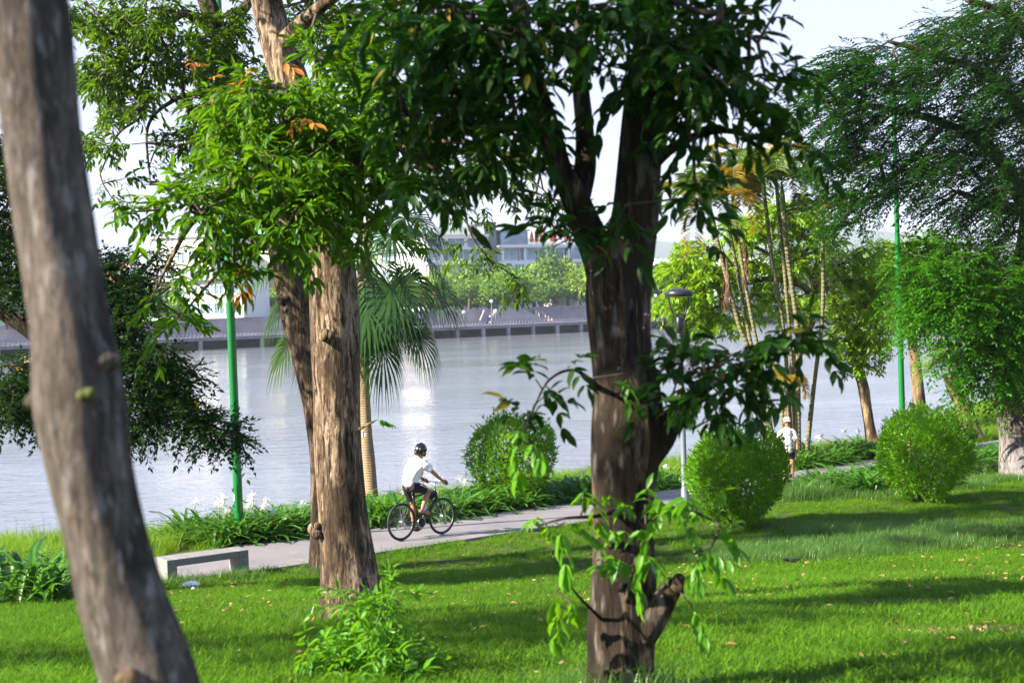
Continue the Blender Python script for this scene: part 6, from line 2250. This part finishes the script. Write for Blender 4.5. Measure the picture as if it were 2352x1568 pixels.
# ------------------------------------------------------------------ trees of the far bank
def far_trees():
    g = np.random.default_rng(501)
    protos = []
    for k in range(6):
        n = 2000
        lob = g.normal(0, 1, (11, 3)) * np.array([.55, .55, .30])
        lob[:, 2] = np.clip(lob[:, 2], -.4, .55)
        lr = g.uniform(.32, .55, 11)
        c = g.integers(0, 11, n)
        d = unit(g.normal(0, 1, (n, 3)))
        P = lob[c] + d * (lr[c] * g.uniform(.55, 1.05, n))[:, None]
        P = P * np.array([.5, .5, .44]) + np.array([0, 0, .57])
        D = unit(d + g.normal(0, .6, (n, 3)))
        V, Fc = leaves_mesh(P, D, g.normal(0, 1, (n, 3)), g.uniform(.05, .10, n), g.uniform(.04, .07, n), 1)
        mb = MB()
        mb.tube(smooth_line([(0, 0, 0), (.02, .01, .25), (-.01, .02, .5), (.0, 0, .75)], 4), np.linspace(.035, .012, 13), 8, True, .08, k)
        for q in range(5):
            e = lob[q] * np.array([.5, .5, .36]) + np.array([0, 0, .64])
            mb.tube(smooth_line([(0, 0, .32 + .05 * q), e * .5 + np.array([0, 0, .28]), e], 3), np.linspace(.016, .005, 7), 6)
        protos.append((V, Fc, mb.mesh('trunk', M['bark_tan'], True)))
    crowns = {}
    grp = 'trees along the far river bank'

    NTH = ['first', 'second', 'third', 'fourth', 'fifth', 'sixth', 'seventh', 'eighth', 'ninth', 'tenth', 'eleventh', 'twelfth', 'thirteenth', 'fourteenth', 'fifteenth', 'sixteenth', 'seventeenth', 'eighteenth', 'nineteenth', 'twentieth']

    def nth(k):
        return NTH[k] if k < 20 else {2: 'twenty-', 3: 'thirty-', 4: 'forty-', 5: 'fifty-', 6: 'sixty-', 7: 'seventy-', 8: 'eighty-'}[(k + 1) // 10] + NTH[(k + 1) % 10 - 1] if (k + 1) % 10 else {3: 'thirtieth', 4: 'fortieth', 5: 'fiftieth', 6: 'sixtieth', 7: 'seventieth', 8: 'eightieth'}[(k + 1) // 10]

    def put(px, d, topy, mat, wide, rank):
        k = int(g.integers(0, 6))
        key = (k, mat)
        if key not in crowns:
            crowns[key] = np_mesh('crown', protos[k][0], [protos[k][1]], M[mat])
        zb = 5.0
        w = W(px, topy, d)
        h = w[2] - zb
        o = link('far_tree', None, None, (w[0], w[1], zb))
        o.scale = (h * wide, h * wide, h)
        o.rotation_euler = (0, 0, g.uniform(0, 6.28))
        what = {'far_leaf': 'green broadleaf tree', 'far_leaf_lime': 'light yellow green tree', 'far_leaf_deep': 'dark blue green tree', 'far_flame': 'tree with orange flowers'}[mat]
        tag(o, '%s on the far bank, %s from the left in the tree row' % (what, nth(rank)), 'tree', grp)
        link('trunk', protos[k][2], o)
        link('crown', crowns[key], o)

    Q = [(1010, 322, 640, 'far_leaf', 1.2), (1075, 318, 628, 'far_leaf', 1.25), (1120, 316, 655, 'far_leaf', 1.1), (1160, 314, 612, 'far_leaf', 1.15), (1200, 320, 622, 'far_leaf', 1.1), (1240, 322, 640, 'far_leaf', 1.0), (1272, 330, 572, 'far_leaf_deep', .8), (1300, 326, 585, 'far_leaf_lime', .8),
         (1330, 322, 610, 'far_leaf_lime', .9), (1360, 328, 600, 'far_leaf', .9), (950, 318, 640, 'far_flame', .9), (985, 326, 632, 'far_leaf_lime', 1.1), (915, 320, 655, 'far_leaf', 1.1), (1045, 335, 600, 'far_leaf_lime', 1.0), (1120, 335, 602, 'far_leaf_deep', 1.0), (1225, 336, 598, 'far_leaf_lime', .9),
         (560, 300, 665, 'far_leaf', 1.1), (600, 302, 672, 'far_leaf', 1.1), (640, 304, 660, 'far_leaf_lime', 1.1), (690, 306, 660, 'far_leaf', 1.1), (750, 308, 655, 'far_leaf_deep', 1.1), (820, 312, 650, 'far_leaf', 1.1), (870, 314, 650, 'far_leaf', 1.1),
         (500, 296, 690, 'far_leaf', 1.1), (455, 294, 694, 'far_leaf_lime', 1.1), (405, 290, 680, 'far_leaf', 1.0), (370, 286, 690, 'far_leaf', 1.1), (310, 276, 640, 'far_leaf', 1.0), (265, 272, 650, 'far_leaf_deep', 1.0), (290, 268, 690, 'far_leaf', 1.1), (225, 270, 660, 'far_leaf', 1.0), (60, 262, 660, 'far_leaf', 1.0), (10, 258, 650, 'far_leaf_deep', 1.0),
         (1505, 372, 600, 'far_leaf_deep', .9), (1530, 376, 585, 'far_leaf_deep', .9), (1480, 366, 612, 'far_leaf_deep', .9), (1560, 384, 600, 'far_leaf', .9), (1600, 392, 612, 'far_leaf', 1.0), (1650, 400, 605, 'far_leaf_deep', 1.0), (1700, 410, 610, 'far_leaf', 1.0), (1750, 420, 604, 'far_leaf_lime', 1.0), (1800, 430, 606, 'far_leaf', 1.0),
         (1850, 440, 608, 'far_leaf_lime', 1.0), (1905, 450, 600, 'far_leaf', 1.0), (1960, 460, 604, 'far_leaf_deep', 1.0), (2020, 470, 600, 'far_leaf', 1.0), (2080, 480, 602, 'far_leaf', 1.0), (2150, 490, 600, 'far_leaf_lime', 1.0), (2220, 500, 596, 'far_leaf', 1.0), (2300, 510, 596, 'far_leaf_deep', 1.0), (2380, 520, 596, 'far_leaf', 1.0), (1420, 345, 610, 'far_leaf', 1.0), (1450, 355, 604, 'far_leaf', 1.0)]
    for k in range(20):
        px = 400 + k * 54 + g.uniform(-14, 14)
        Q.append((px, 322 + (px - 700) * .03, 652 + g.uniform(-16, 18), ['far_leaf', 'far_leaf', 'far_leaf_lime', 'far_leaf_deep'][int(g.integers(0, 4))], g.uniform(1.2, 1.5)))
    for rank, q in enumerate(sorted(Q)):
        put(*q, rank)
    # clipped shrubs and hedge on the promenade
    sh = ('first', 'second', 'third', 'fourth', 'fifth', 'sixth')
    for kk, (px, d, ty) in enumerate(((975, 312, 716), (995, 312, 718), (1015, 313, 720), (1290, 318, 712), (1315, 320, 710), (1335, 320, 712))):
        w = W(px, ty, d)
        o = link('hedge_shrub', None, None, (w[0], w[1], 5.0))
        s = max(.6, w[2] - 5.0)
        tag(o, 'low green shrub on the far promenade wall, %s from the left' % sh[kk], 'shrub', 'low shrubs on the far promenade')
        key = (1, 'far_leaf')
        ch = link('foliage', crowns[key], o)
        o.scale = (s * 3, s * 3, s * 1.6)
        ch.location = (0, 0, -.35)


far_trees()
